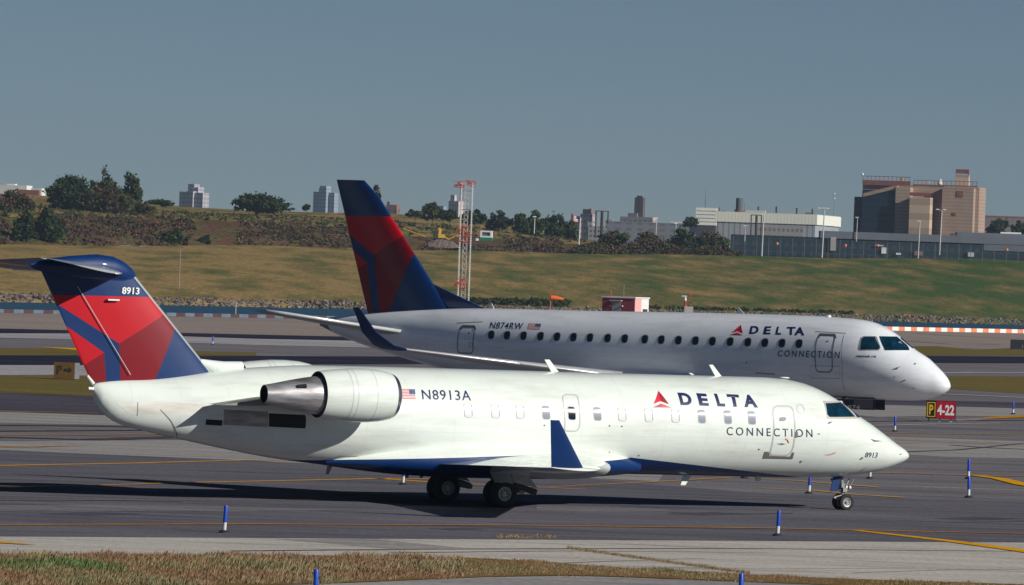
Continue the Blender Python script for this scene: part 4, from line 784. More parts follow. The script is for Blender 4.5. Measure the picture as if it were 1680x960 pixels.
for y in (-.2, .2): wheel(TB, -4.9, y, .30, .19, .16, 'nose_wheel')
for sd_ in (-1, 1):
    q = [Bd.body(u, v, .42) for u, v in ((1398, 656), (1434.5, 656.5), (1434.5, 673), (1397.5, 672))]
    m = MB(); m.prism([(q[0][0] - .75, q[0][1]), *q[1:3], (q[3][0] - .75, q[3][1])], sd_ * .42 - .015, sd_ * .42 + .015); dd = m.build('nose_gear_door', mat('door_dark_rim', (.03, .035, .06), .5), TB)
    m = MB(); m.prism([(q[0][0] + .1, q[0][1]), (q[1][0] - .06, q[1][1]), (q[2][0] - .06, q[2][1] + .06), (q[3][0] + .1, q[3][1] + .06)], sd_ * .44 - .004 - .012, sd_ * .44 + .016); m.build('door_panel', mat('door_inner_brown', (.16, .14, .15), .5), dd)
q = [Bd.body(u, v, .46) for u, v in ((1390, 672), (1411, 672.3), (1411, 665), (1390, 664.5))]
flat_text('door_number', '874', q, -.46, LETTERW, TB, .02)
for sd_ in (-1, 1):
    m = MB(); m.tube((-15.9, sd_ * 2.6, 1.7), (-15.9, sd_ * 2.6, .5), .11); m.tube((-15.9, sd_ * 2.25, .48), (-15.9, sd_ * 2.95, .48), .06); m.build('main_gear_strut', GREY, TB, True)
    for y in (2.35, 2.85): wheel(TB, -15.9, sd_ * y, .48, .3, .24, 'main_wheel')
#@@MORE
# ================================================================ taxiway edge markers
MK = [(367.5, 876, 'blue and white taxiway marker on the near pavement edge, below the tail engines'),
      (1275.5, 881, 'blue and white taxiway marker on the near pavement edge, below the forward cabin door'),
      (517, 992, 'blue marker top showing at the bottom picture edge, left of centre'),
      (1214.5, 997, 'blue marker top showing at the bottom picture edge, right of centre'),
      (1589, 818, 'front one of two aligned blue and white markers right of the white nose'),
      (1588.7, 787, 'rear one of two aligned blue and white markers right of the white nose'),
      (1327, 811.5, 'blue and white marker just behind the nose wheel of the front jet'),
      (661, 797, 'blue and white marker showing under the belly behind the main wheels'),
      (1221.5, 786, 'white marker foot showing under the belly below the lettering'),
      (1427, 787, 'white marker foot showing right of the nose gear under the nose'),
      (1468, 709.5, 'blue and white marker between the white nose and the red runway sign'),
      (1662, 681, 'blue and white marker right of the red runway sign at picture edge'),
      (349, 567, 'distant blue and white marker above the dorsal fairing of the front jet')]
BLUEM = mat('marker_blue', (.01, .07, .50), .35, noise=.2, nscale=9); WHM = mat('marker_white', (.72, .74, .72), .4, noise=.3, nscale=14)
proto = thing('taxiway_marker', MK[0][2], 'edge marker', (0, 0, 0), 0, 'blue and white taxiway edge markers')
m = MB(); m.lathe([(0, .13), (.03, .12), (.06, .06), (.07, .03)], (0, 0, 0), 'z', 14); m.lathe([(.0, .0), (0, .13)], (0, 0, 0), 'z', 14); m.build('base', RUBBER, proto, True)
m = MB(); m.lathe([(.06, .045), (.24, .045)], (0, 0, 0), 'z', 16); m.build('white_sleeve', WHM, proto, True)
m = MB(); m.lathe([(.24, .047), (.60, .047), (.625, .038), (.63, .001)], (0, 0, 0), 'z', 16); m.build('blue_sleeve', BLUEM, proto, True)
for i, (u, v, lb) in enumerate(MK):
    o = proto if i == 0 else copy_tree(proto); g = gnd(u, v - 1); o.location = (g.x, g.y, .012); o['label'] = lb; o.rotation_euler = (R(rng.uniform(-1.5, 1.5)), R([2.5, 1.5, 0, 0, -.5, 0, 2, 1, 0, 1, 0, 0, 0][i]), 0)

# ================================================================ signs
def sign_text(name, txt, x0, x1, z0, z1, y, m, parent, bold=.02):
    bm = text_quad(txt, ((x0, z0), (x1, z0), (x1, z1), (x0, z1)), bold)
    for v in bm.verts: v.co.y = y
    me = bpy.data.meshes.new(name); bm.to_mesh(me); bm.free(); me.materials.append(m); return link(name, me, parent)
g = gnd(1543, 692); s_ = g.y / CF
T = thing('runway_sign', 'red runway sign reading 4-22 with a yellow bordered letter P panel', 'sign', g, R(-9))
BLK = mat('sign_black', (.012, .012, .014), .5); RSG = mat('sign_red', (.50, .008, .03), .4, noise=.15, nscale=4); YSG = mat('sign_yellow', (.75, .48, .01), .4)
m = MB(); m.box(-24 * s_, 24 * s_, 0, .32, 5 * s_, 34.5 * s_); m.build('cabinet', BLK, T)
m = MB(); m.box(-7.5 * s_, 23.6 * s_, -.014, -.002, 5.6 * s_, 33.8 * s_); m.build('red_panel', RSG, T)
m = MB(); m.box(-23.5 * s_, -8 * s_, -.014, -.002, 5.6 * s_, 33.8 * s_); pn = m.build('black_panel', BLK, T)
m = MB(); a, b, c, d, t_ = -22.5 * s_, -9 * s_, 7.5 * s_, 31.5 * s_, 1.3 * s_
m.box(a, b, -.024, -.016, c, c + t_); m.box(a, b, -.024, -.016, d - t_, d); m.box(a, a + t_, -.024, -.016, c + t_, d - t_); m.box(b - t_, b, -.024, -.016, c + t_, d - t_); m.build('yellow_border', YSG, pn)
sign_text('letter', 'P', -19.2 * s_, -12.5 * s_, 11.5 * s_, 27.5 * s_, -.022, YSG, pn, .03)
sign_text('lettering', '4-22', -6 * s_, 22 * s_, 11 * s_, 28 * s_, -.022, LETTERW, T, .035)
for x in (-20, -2, 16):
    m = MB(); m.box(x * s_ - .03, x * s_ + .03, .12, .2, 0, 5 * s_ - .002); m.box(x * s_ - .06, x * s_ + .06, .06, .26, 0, .02); m.build('leg', GREYP, T)
g = gnd(105, 623); s_ = g.y / CF
T = thing('taxiway_sign', 'weathered, shaded yellow taxiway sign with a black P and arrow left of the tail', 'sign', g, R(4))
OCH = mat('sign_shaded_ochre', (.115, .055, .003), .6, noise=.35, nscale=2.)  # mottled ochre, darkened so the colour carries the shade on this face
m = MB(); m.box(-17 * s_, 17 * s_, 0, .5, 1.5 * s_, 28.5 * s_); m.build('cabinet', OCH, T); m = MB(); m.box(17.1 * s_, 25 * s_, .1, .5, 1.5 * s_, 28 * s_); m.build('end_box', mat('galvanised', (.35, .37, .4), .5, .3, noise=.2), T)
sign_text('letter', 'P', -12 * s_, -4 * s_, 9 * s_, 23 * s_, -.02, BLK, T, .02)
m = MB(); z = 15 * s_; m.prism([(0, z - .03), (8 * s_, z - .03), (8 * s_, z - .12), (13 * s_, z + .03), (8 * s_, z + .18), (8 * s_, z + .09), (0, z + .09)], -.03, -.012); m.build('arrow', BLK, T)
for x in (-12, 12): m = MB(); m.box(x * s_ - .05, x * s_ + .05, .2, .3, 0, 1.5 * s_); m.build('leg', GREY, T)
g = gnd(1681, 574); s_ = g.y / CF
T = thing('sign_board', 'dark back of a low sign board at the right picture edge', 'sign', g, 0)
m = MB(); m.box(-23 * s_, 23 * s_, 0, .5, 1 * s_, 16 * s_); m.build('cabinet', mat('sign_back', (.012, .016, .028), .6), T); 
for x in (-20, -3, 14): m = MB(); m.box(x * s_ - .1, x * s_ + .1, .1, .3, 0, 1 * s_); m.build('leg', BLK, T)
m = MB(); m.box(-4 * s_, -3.2 * s_, -.02, 0, 2 * s_, 8 * s_); m.build('bracket', GREY, T)

# ================================================================ seawall, far bank, field details
E0, E1 = gnd(-60, 512.0), gnd(1760, 548.5); dv = E1 - E0; L_ = dv.length; dv.normalize(); nv = Vector((-dv.y, dv.x, 0))
T = thing('seawall', 'low seawall painted in alternating orange and white blocks along the water', 'seawall', E0, 0)
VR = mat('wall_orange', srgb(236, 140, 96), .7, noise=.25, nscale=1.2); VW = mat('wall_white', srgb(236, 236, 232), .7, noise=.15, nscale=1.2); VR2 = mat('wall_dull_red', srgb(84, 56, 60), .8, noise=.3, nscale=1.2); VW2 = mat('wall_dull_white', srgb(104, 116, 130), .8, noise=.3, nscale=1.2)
m = MB(); xs_ = 0.; k = 0
while xs_ < L_:
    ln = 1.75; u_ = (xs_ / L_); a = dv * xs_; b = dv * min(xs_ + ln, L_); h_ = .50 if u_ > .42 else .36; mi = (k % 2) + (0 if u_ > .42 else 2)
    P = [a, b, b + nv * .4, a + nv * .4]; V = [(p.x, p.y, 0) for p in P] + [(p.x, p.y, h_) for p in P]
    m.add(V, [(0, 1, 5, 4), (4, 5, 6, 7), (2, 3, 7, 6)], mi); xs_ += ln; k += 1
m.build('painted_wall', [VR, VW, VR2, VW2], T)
# riprap: rocks along the far bank
rv = np.random.default_rng(3)
CUBE = [(-1, -1, -1), (1, -1, -1), (1, 1, -1), (-1, 1, -1), (-1, -1, 1), (1, -1, 1), (1, 1, 1), (-1, 1, 1)]
CF_ = [(0, 3, 2, 1), (4, 5, 6, 7), (0, 1, 5, 4), (1, 2, 6, 5), (2, 3, 7, 6), (3, 0, 4, 7)]
def rocks(name, n_, place, mats, smin, smax):
    V = []; F = []; fm = []
    for _ in range(n_):
        c = place(); s = rv.uniform(smin, smax) ** 1.0; k = len(V); q = Matrix.Rotation(rv.uniform(0, 6.3), 3, 'Z') @ Matrix.Rotation(rv.uniform(-.6, .6), 3, 'X') @ Matrix.Rotation(rv.uniform(-.6, .6), 3, 'Y'); sc3 = (s * rv.uniform(.7, 1.4), s * rv.uniform(.7, 1.2), s * rv.uniform(.45, .9)); mi = int(rv.integers(len(mats)))
        for x, y, z in CUBE: p = q @ Vector((x * sc3[0] * rv.uniform(.6, 1), y * sc3[1] * rv.uniform(.6, 1), z * sc3[2] * rv.uniform(.6, 1))); V.append(tuple(p + c))
        for f in CF_: F.append(tuple(i + k for i in f)); fm.append(mi)
    return tag(mesh(name, V, F, mats, fm=fm), kind='stuff')
def pr():
    u = rv.uniform(-60, 1760); s = rv.uniform(-.6, 7); Y = Y0(u) + s; return Vector((at(u, yh(u), Y).x, Y, float(np.interp(s, [0, 2, 7], [-2.05, -1.5, -.9])) + rv.uniform(-.1, .12) + .22 * max(0, math.sin(u * .02) * math.sin(u * .007 + 1))))
RK = [mat('rock_pale', srgb(136, 122, 112), .9, noise=.3, nscale=2), mat('rock_grey', srgb(112, 104, 104), .9, noise=.3, nscale=2), mat('rock_brown', srgb(118, 92, 76), .9, noise=.3, nscale=2), mat('rock_dark', srgb(60, 54, 54), .9)]
rocks('riprap', 3600, pr, RK, .12, .36)

# foliage
def leafmat(name, a, b_):
    m = mat(name, a, .8, col2=b_, noise=.3, nscale=.8, spec=.2); return m
LG1 = leafmat('leaf_dark_green', (.028, .048, .016), (.014, .030, .012)); LG2 = leafmat('leaf_mid_green', (.055, .080, .024), (.030, .050, .016)); LG3 = leafmat('leaf_olive', (.085, .088, .030), (.05, .056, .022))
LB1 = leafmat('scrub_brown', (.115, .064, .042), (.065, .038, .030)); LB2 = leafmat('scrub_straw', (.17, .115, .065), (.10, .068, .042)); LB3 = leafmat('scrub_purple_brown', (.095, .052, .042), (.055, .034, .03)); LGB = leafmat('leaf_bright_green', (.075, .115, .03), (.04, .07, .02))
BARK = mat('bark', (.08, .06, .045), .9, noise=.4, nscale=3)
def leaves(n_, centre, rad, size, rg, fill=.55, flat=1.):
    """n_ small leaf clump faces spread through clusters inside an ellipsoid"""
    K = max(5, int(n_ / 45)); cc = rg.normal(size=(K, 3)); cc /= np.linalg.norm(cc, axis=1)[:, None]; cc *= (rg.uniform(fill ** 1, 1, (K, 1)) ** .8); cc *= rad
    cc[:, 2] = np.where(cc[:, 2] < -rad[2] * .75, -rad[2] * .75, cc[:, 2])
    cs = rg.uniform(.16, .34, K); idx = rg.integers(K, size=n_); P = cc[idx] + rg.normal(size=(n_, 3)) * (cs[idx, None] * np.array(rad) * .62)
    P = P + np.array(centre); V = np.empty((n_ * 4, 3)); s = size * rg.uniform(.5, 1.3, n_)
    a = rg.normal(size=(n_, 3)); a /= np.linalg.norm(a, axis=1)[:, None]; b = rg.normal(size=(n_, 3)); b -= a * (a * b).sum(1)[:, None]; b /= np.linalg.norm(b, axis=1)[:, None]
    V[0::4] = P - a * s[:, None]; V[1::4] = P + b * s[:, None] * .6; V[2::4] = P + a * s[:, None]; V[3::4] = P - b * s[:, None] * .6
    F = np.arange(n_ * 4).reshape(n_, 4); return V, F, idx
def crown(name, lobes, mats, parent, rg, fill=.5):
    VV = []; FF = []; fm = []; k = 0
    for n_, c, r, sz in lobes:
        V, F, idx = leaves(n_, c, r, sz, rg, fill); VV.append(V); FF.append(F + k); k += len(V); fm.append((idx * 7 + len(VV)) % len(mats))
    V = np.vstack(VV); F = np.vstack(FF); me = bpy.data.meshes.new(name); me.from_pydata(V.tolist(), [], F.tolist())
    for m_ in mats: me.materials.append(m_)
    me.polygons.foreach_set('material_index', np.concatenate(fm).astype(np.int32)); return link(name, me, parent)
def tree(name, label, cat, u, vb, vt, wpx, Y, mats, group, dens=1., lobes=5, size=.42, trunk=.25, fill=.5, seed=0):
    rg = np.random.default_rng(int(u * 7 + seed)); s = Y / CF; base = at(u, vb, Y); H = (vb - vt) * s; W = wpx * s / 2
    T = thing(name, label, cat, base, 0, group)
    L = []; tips = []
    for i in range(lobes):
        if lobes == 1: c = (0, 0, H * (.5 + trunk / 2)); r = (W, W * .8, H * (1 - trunk) / 2)
        else:
            a = rg.uniform(-1, 1) if i else 0; r0_ = rg.uniform(.42, .62); c = (a * W * (1 - r0_ * .9), rg.uniform(-.5, .5) * W, H * (trunk + (1 - trunk) * rg.uniform(.14, .5)) if i else H * (1 - (1 - trunk) * .42)); r = (W * r0_, W * r0_, min(H * (1 - trunk) * rg.uniform(.30, .42), H - c[2]) * .95)
            if i == 0: r = (W * .6, W * .6, H * (1 - trunk) * .42)
        tips.append(c); L.append((int(dens * 90 * max(4, r[0] * r[2] / (size * size * 2.2)) ** .85), c, r, size))
    m = MB(); m.tube((0, 0, -1), (rg.uniform(-.1, .1) * W, 0, H * (trunk + .25)), .035 * H, .018 * H, 8)
    for c in tips: m.tube((0, 0, H * trunk * .6), c, .016 * H, .006 * H, 6)
    m.build('trunk', BARK, T, True); crown('crown', L, mats, T, rg, fill); return T
HY = lambda u, s=470: Y0(u) + s
GT = 'trees along the hilltop'
tree('broadleaf_tree', 'large dark tree with a rounded crown, leftmost of the hilltop group', 'tree', 118, 346, 287, 88, HY(118, 430), [LG1, LG2, LG1], GT, 1.2, 9, trunk=.08)
tree('broadleaf_tree', 'paler open tree with thin lower branches in the left hilltop group', 'tree', 174, 344, 278, 66, HY(174, 440), [LG2, LG1, LG3], GT, .5, 9, trunk=.15, fill=.2)
tree('poplar_tree', 'narrow upright tree at the right end of the left hilltop group', 'tree', 216, 342, 279, 40, HY(216, 440), [LG2, LG3, LG1], GT, .55, 9, trunk=.0, fill=.2, seed=5)
tree('bush', 'wide olive undergrowth below the open tree of the left hilltop group', 'bush', 172, 354, 306, 104, HY(165, 400), [LG3, LG2, LB1], 'bushes at the foot of the hill', 1., 7, size=.36, trunk=0.)
tree('bush', 'olive brown bush at the foot of the narrow upright tree', 'bush', 226, 352, 328, 54, HY(226, 395), [LG3, LG2, LB1], 'bushes at the foot of the hill', 1., 5, size=.36, trunk=0.)
tree('broadleaf_tree', 'low dark shrubby tree left of the stepped far tower', 'tree', 268, 338, 327, 52, HY(268), [LG1, LG2], GT, 1., 5, size=.36, trunk=.05)
tree('broadleaf_tree', 'wide dark tree standing alone on the grassy ridge', 'tree', 424, 346, 318, 86, HY(424), [LG1, LG1, LG2], GT, 1.2, 9, trunk=.06)
tree('broadleaf_tree', 'thin low tree tailing off right of the wide ridge tree', 'tree', 468, 346, 333, 34, HY(468), [LG1, LG2], GT, .7, 4, size=.36, trunk=.05)
tree('broadleaf_tree', 'small round tree in front of the hazy far towers', 'tree', 504, 347, 336, 18, HY(504), [LG1, LG2], GT, 1., 3, size=.34, trunk=.05)
tree('poplar_tree', 'slim bright tree peeping out behind the blue fin of the rear jet', 'tree', 617, 352, 303, 20, HY(617), [LGB, LG3], GT, .6, 5, trunk=.2)
tree('broadleaf_tree', 'low round tree just left of the lattice antenna mast', 'tree', 710, 358, 332, 44, HY(710), [LG1, LG2, LG3], GT, 1., 6, trunk=.05)
tree('broadleaf_tree', 'low green tree between the rear jet fin and the antenna mast', 'tree', 682, 356, 343, 36, HY(682), [LG2, LG3], GT, .9, 5, size=.36, trunk=.05)
for i, (u, vb, vt, w_, lb) in enumerate([(738, 362, 341, 40, 'bushy tree right behind the lattice antenna mast'), (778, 366, 344, 46, 'dark bushy tree first right of the antenna mast'), (818, 372, 346, 48, 'dark bushy tree between the antenna mast and the kiosk hill light'), (852, 378, 351, 40, 'small tree behind the lamp post on the hill'), (882, 386, 345, 50, 'tallest green tree at the right shoulder of the hill'), (914, 392, 352, 46, 'green tree on the hill slope left of the flagpole'), (938, 396, 364, 30, 'lowest tree on the hill slope beside the flagpole')]):
    tree('broadleaf_tree', lb, 'tree', u, vb, vt, w_, HY(u, 420 + 10 * (i % 3)), [LG1, LG2, LGB] if i > 3 else [LG1, LG1, LG2], GT, 1.1, 6, trunk=.04)
GB = 'bushes at the foot of the hill'
for u, vb, vt, w_, ms, lb in [(40, 394, 348, 46, [LG1, LG2], 'dark green bush, left one of the pair at left edge'), (80, 394, 344, 56, [LG1, LG1, LG2], 'dark green bush, right one of the pair at left edge'), (281, 399, 376, 48, [LG1, LG1, LG3], 'dark round bush on the scrub slope below the far tower'), (335, 402, 386, 26, [LG1, LG3], 'small dark bush right of the round scrub slope bush'), (22, 360, 312, 66, [LG3, LB1, LG2], 'brownish green bush below the white building at left edge'),
                          (1008, 402, 378, 56, [LG3, LG2, LB1], 'olive bush below the dark brown far tower'), (1120, 412, 378, 62, [LG1, LG1, LG2], 'darkest bush left of the white slatted building'), (1165, 418, 382, 66, [LG2, LGB, LB1], 'green and russet bush below the white slatted building'), (1062, 408, 380, 56, [LB2, LB1, LG3], 'straw coloured bush below the tall street lamp'),
                          (1640, 384, 358, 44, [LG2, LG1], 'green tree right of the brown concrete block'), (1678, 385, 360, 40, [LG2, LG1], 'green tree at the right picture edge behind the terminal'), (1133, 372, 356, 34, [LG1, LG1], 'far dark tree left of the white slatted building')]:
    tree('bush', lb, 'bush', u, vb, vt, w_, (HY(u, 305) if vb > 390 else (1900 + 1.2 * (vb - 380) if u > 1100 else HY(u, 380))), ms, GB, 1.15, 6, size=.38 if u < 1600 else .5, trunk=.0)
# low scrub, grasses and weeds
def scrub(name, n_, place, mats, size, seed=1, rad=(.8, .8, .5)):
    rg = np.random.default_rng(seed); VV = []; FF = []; fm = []; k = 0
    for i in range(n_):
        c, sc_ = place(rg); nl = int(rg.integers(14, 26)); V, F, _ = leaves(nl, c, tuple(np.array(rad) * sc_), size, rg, .2); VV.append(V); FF.append(F + k); k += len(V); fm.append(np.full(len(F), int(rg.integers(len(mats)))))
    me = bpy.data.meshes.new(name); me.from_pydata(np.vstack(VV).tolist(), [], np.vstack(FF).tolist())
    for m_ in mats: me.materials.append(m_)
    me.polygons.foreach_set('material_index', np.concatenate(fm).astype(np.int32)); return tag(link(name, me), kind='stuff')
def ps(rg):
    u = rg.uniform(-40, 1215)
    while math.sin(u * .031) * math.sin(u * .011 + 1) > .35: u = rg.uniform(-40, 1215)
    u = u + 0; a = rg.uniform(0, 1) ** .9
    if 640 < u < 830: a *= .3
    s = 300 + 48 * a; Y = Y0(u) + s; tv, sv = TOPV(u), SCRUB(u); v = tv + 1.5 + (sv - tv) * a ** .8
    return (at(u, v, Y).x, Y, zv(u, v, Y) + .1), rg.uniform(.5, 1.7) * (.5 if 640 < u < 830 else 1)
scrub('hillside_scrub', 3000, ps, [LB1, LB3, LB2, LB1, LB3, LG3, LG3], .34, 1)
def ps2(rg):
    u = rg.uniform(-40, 960); a = rg.uniform(0, 1); s = 348 + 120 * a; Y = Y0(u) + s; sv, rv_ = SCRUB(u), RIDGE(u); v = sv + (rv_ - sv) * (.28 * min(1, a * 2) + (.3 * max(0, a * 2 - 1)))
    return (at(u, v, Y).x, Y, zv(u, v, Y) + .05), rg.uniform(.4, 1.2)
scrub('slope_weeds', 900, ps2, [LG3, LG3, LB2, LG2, LG3], .3, 2)
def ps3(rg):
    u = rg.uniform(940, 1215); Y = Y0(u) + rg.uniform(296, 306); h_ = 26 * math.sin(math.pi * min(1, max(0, (u - 900) / 330))) * (.75 + .3 * math.sin(u * .06)); v = 416 - rg.uniform(0, 1) * h_ + (u - 940) * .015
    return (at(u, v, Y).x, Y, zv(u, v, Y)), rg.uniform(.6, 1.5)
scrub('thicket', 1300, ps3, [LB1, LG3, LB3, LB1, LG2, LB2], .34, 3)
def ps4(rg):
    u = rg.choice([rg.uniform(770, 935), rg.uniform(1060, 1400), rg.uniform(-40, 1720)], p=[.62, .38, 0.]); Y = Y0(u) + rg.uniform(8, 13); x = at(u, yh(u), Y).x
    return (x, Y, -.6 + rg.uniform(0, 1.0) * (1 if u < 940 else .4)), rg.uniform(.35, 1.) * (1 if u < 940 else .7)
scrub('shore_weeds', 520, ps4, [LG2, LG2, LG1, LG1, LG3], .26, 4)
# foreground grass
def grass(name, n_, place, mats, seed, hmin, hmax, w_=.018):
    rg = np.random.default_rng(seed); V = []; F = []; fm = []
    for i in range(n_):
        x, y, hs, dens = place(rg); a = rg.uniform(0, 6.28); h_ = hmin + (hmax - hmin) * rg.uniform() ** 2 * hs; l = rg.uniform(-.5, .5) * h_; l2 = rg.uniform(.0, .5) * h_; k = len(V); dx, dy = math.cos(a) * w_, math.sin(a) * w_
        V += [(x - dx, y - dy, .0), (x + dx, y + dy, .0), (x + l2 * .4 + dx * .6, y + l * .4, h_ * .6), (x + l2, y + l, h_)]; F += [(k, k + 1, k + 2), (k, k + 2, k + 3)]; q = dens; fm += [q, q]
    return tag(mesh(name, V, F, mats, fm=fm), kind='stuff')
GS = [mat('dry_grass_straw', (.36, .27, .15), .9, col2=(.24, .17, .09), nscale=2), mat('dry_grass_rust', (.28, .17, .09), .9, col2=(.19, .11, .06), nscale=2), mat('grass_olive', (.22, .20, .09), .9, col2=(.14, .13, .06), nscale=2), mat('grass_green', (.12, .18, .05), .9, col2=(.08, .12, .04), nscale=2)]
TOPG = lambda u: float(np.interp(u, [-60, 0, 400, 640, 800, 900, 1000, 1130, 1300, 1500, 1760], [904, 907, 909, 911, 915, 921, 929, 936, 945, 952, 960])); BOTG = lambda u: float(np.interp(u, [-60, 0, 250, 480, 640, 760, 900, 1000, 1200, 1400, 1760], [958, 958, 960, 956, 950, 944, 941, 942, 950, 958, 972]))
def pg(rg):
    while True:
        u = rg.uniform(-60, 1700)
        if rg.uniform() < (1 if u < 760 else .45 * max(.25, 1 - (u - 760) / 900)): break
    a = rg.uniform(); v = TOPG(u) + 3 + 2.5 * math.sin(u * .045) * math.sin(u * .017 + 2) + rg.normal() * 1.2 + (BOTG(u) - TOPG(u)) * a; g = gnd(u, v)
    patch = math.sin(g.x * 1.3 + g.y * .35) + math.sin(g.x * .5 - g.y * .8 + 1.2) + .7 * math.sin(g.x * 3.1 + g.y * 1.1)
    r_ = rg.uniform(-.9, .9) + patch * .7; green = (u < 330 and v > 915 + (u / 330) * 16 and v < 955)
    mi = 3 if (green and r_ > .35) else (2 if r_ > .75 else (1 if r_ < -.1 else 0)); return g.x, g.y, (1. if u < 760 else .4) * (.8 + .25 * patch * .5), mi
grass('verge_grass', 115000, pg, GS, 5, .03, .17, .009)
def pg2(rg):
    k = rg.integers(4)
    if k == 0: u = rg.uniform(815, 912); v = 882.5 + rg.uniform(-1, 1.2); g = gnd(u, v); return g.x, g.y, (.55 if abs(u - 864) > 14 else .25) * rg.uniform(.3, 1), int(rg.integers(2))
    t = rg.uniform(); u = 930 + t * 300; v = 900 + t * 42 + rg.normal() * .8; g = gnd(u, v); return g.x, g.y, .35 * rg.uniform(.3, 1), int(rg.integers(3))
grass('crack_weeds', 3600, pg2, GS, 6, .04, .20, .009)
tag(sheet('verge_soil', [[(u, TOPG(u) + 1) for u in range(-60, 1761, 60)] + [(u, BOTG(u) + 3) for u in range(1760, -61, -60)]], ground_mat('verge_soil', (srgb(120, 96, 62), srgb(136, 112, 72), srgb(96, 88, 50)), (.8, 1.6, 9.)), 6))

# ================================================================ antenna mast, windsock, hut and other things by the water
Y = 605; s = Y / CF
RDM = mat('mast_red', (.62, .06, .03), .5, noise=.3, nscale=2); WTM = mat('mast_white', (.72, .72, .70), .5, noise=.3, nscale=4); DKM = mat('mast_dark', (.05, .045, .045), .6)
p0 = at(758, 439.7 - 3 + 6.3 / Y * CF, Y); T = thing('antenna_mast', 'tall white twin-pole lattice mast with red antennas behind the rear jet', 'antenna mast', (p0.x, Y, 0))
Ht = zv(762, 298, Y)
for k, dx in enumerate((-.52, .52)):
    m = MB(); m.tube((dx * .95, 0, 0), (dx, 0, Ht - (.0 if k else .25)), .05, n=8)
    for j in range(62): z = .3 + j * .225; m.box(dx - .085, dx + .085, -.05, .05, z, z + .09)
    m.build('pole', WTM, T)
m = MB()
for j in range(26): z = .3 + j * .53; m.tube((-.2, 0, z), (.16, 0, z + .53), .024, n=5); m.tube((.16, 0, z), (-.2, 0, z + .53), .024, n=5)
for x in (-.2, .16): m.tube((x, 0, 0), (x, 0, Ht - .4), .032, n=6)
m.build('lattice', mat('lattice_grey_red', (.62, .56, .54), .5, noise=.6, nscale=3), T)
for k, z in enumerate((1.2, 3.3, 5.2, 7.3, 9.4, 11.6, Ht - .9)): m = MB(); m.box(-.53, .53, -.02, .02, z, z + .045); m.build('cross_arm', DKM, T)
rg = np.random.default_rng(4)
for k, (zc, xs0, xs1, hh, n_) in enumerate(((Ht - .38, -1.15, -.30, .40, 26), (Ht - .15, .0, .72, .30, 18), (zv(758, 384, Y), -.75, .35, .75, 60), (zv(754, 466, Y), -.75, .2, .55, 40))):
    m = MB()
    for j in range(n_): x = rg.uniform(xs0, xs1); z = zc + rg.uniform(-hh, hh); a = rg.uniform(-.5, .5); l = rg.uniform(.12, .3); m.tube((x - l * math.cos(a), rg.uniform(-.2, .2), z - l * math.sin(a)), (x + l * math.cos(a), rg.uniform(-.2, .2), z + l * math.sin(a)), .024, n=5)
    m.box(xs0, min(xs1, .4), -.03, .03, zc - .04, zc + .04); m.build('antenna', RDM, T)
m = MB(); m.tube((-.62, 0, Ht - 1.9), (-.62, 0, Ht - .2), .035, n=6); m.build('antenna_stub', RDM, T)
# windsock
Y = 610; g = at(903.5, 484, Y); T = thing('windsock', 'orange windsock on a short pole above the rear jet roof', 'windsock', (g.x, Y, 0)); s = Y / CF
OR = mat('windsock_orange', (.85, .15, .03), .7, noise=.15, nscale=3)
m = MB(); m.tube((0, 0, 0), (0, 0, g.z), .05, n=8); m.build('pole', mat('pole_dull_orange', (.5, .14, .05), .6), T)
m = MB(); m.lathe([(0.02, .24), (.5, .22), (.9, .17), (1.25, .12)], (0, 0, g.z - .26), 'x', 16); so_ = m.build('sock', OR, T, True)
for v in so_.data.vertices: v.co.z -= .12 * (v.co.x / 1.25) ** 2
m = MB(); m.tube((0, 0, g.z), (0, 0, g.z + .55), .02, n=6); m.lathe([(0, .06), (.12, .06)], (0, 0, g.z + .5), 'z', 8); m.build('obstruction_light', mat('light_red', (.6, .08, .04), .3), T)
# hut
Y = 600; s = Y / CF; g = at(1026, 500, Y); zt = zv(1026, 487, Y); T = thing('equipment_hut', 'square hut in dark red and white squares with a white flat roof', 'hut', (g.x, Y, 0), R(-24))
MRN = mat('hut_maroon', (.30, .05, .09), .7, noise=.2); PNK = mat('hut_pink', (.80, .42, .40), .7, noise=.12); HW = mat('hut_white', (.80, .80, .78), .6, noise=.1); hw = 29 * s
m = MB(); m.box(-hw, hw, -hw, hw, 0, zt - .12, 0); m.build('wall', MRN, T)
for k, (a, b, zz0, zz1, mm, nm) in enumerate(((-hw, -.1, 0, zt - .14, PNK, 'pink_panel'), (-.1, hw, 0, zt - .14, HW, 'white_panel'))): m = MB(); m.box(hw + .003, hw + .02, a, b, zz0, zz1); m.build(nm, mm, T)
m = MB(); m.box(-hw - .08, hw + .1, -hw - .08, hw + .08, zt - .12, zt); m.build('roof', HW, T)
m = MB(); m.box(-hw + 1.0, -hw + 1.9, -hw - .03, -hw - .004, .1, zt - .45); dd = m.build('door', mat('hut_door_grey', (.26, .27, .30), .5), T); m = MB(); m.box(-hw + .85, -hw + 2.05, -hw - .35, -hw - .004, zt - .42, zt - .34); m.build('awning', GREYP, dd)
for x in (.85, 2.1): m = MB(); m.lathe([(0, .001), (.02, .07), (.12, .07), (.14, .001)], (-hw + x, -hw - .08, zt - .95), 'z', 10); m.build('lamp', LETTERW, T, True)
m = MB(); m.box(hw + .022, hw + .3, .25, .75, zt - 1.5, zt - 1.1); m.build('wall_unit', mat('unit_dark', (.08, .06, .07), .6), T)
m = MB(); m.tube((-.2, 0, zt), (-.2, 0, zt + 1.2), .02, n=6); m.build('aerial', GREY, T)
m = MB(); m.tube((-1.5, 0, zt), (-1.5, 0, zt + .25), .03, n=6); m.tube((-1.5, 0, zt + .25), (-1.5, 0, zt + .55), .06, .03, n=8); m.build('obstruction_light', RDM, T)
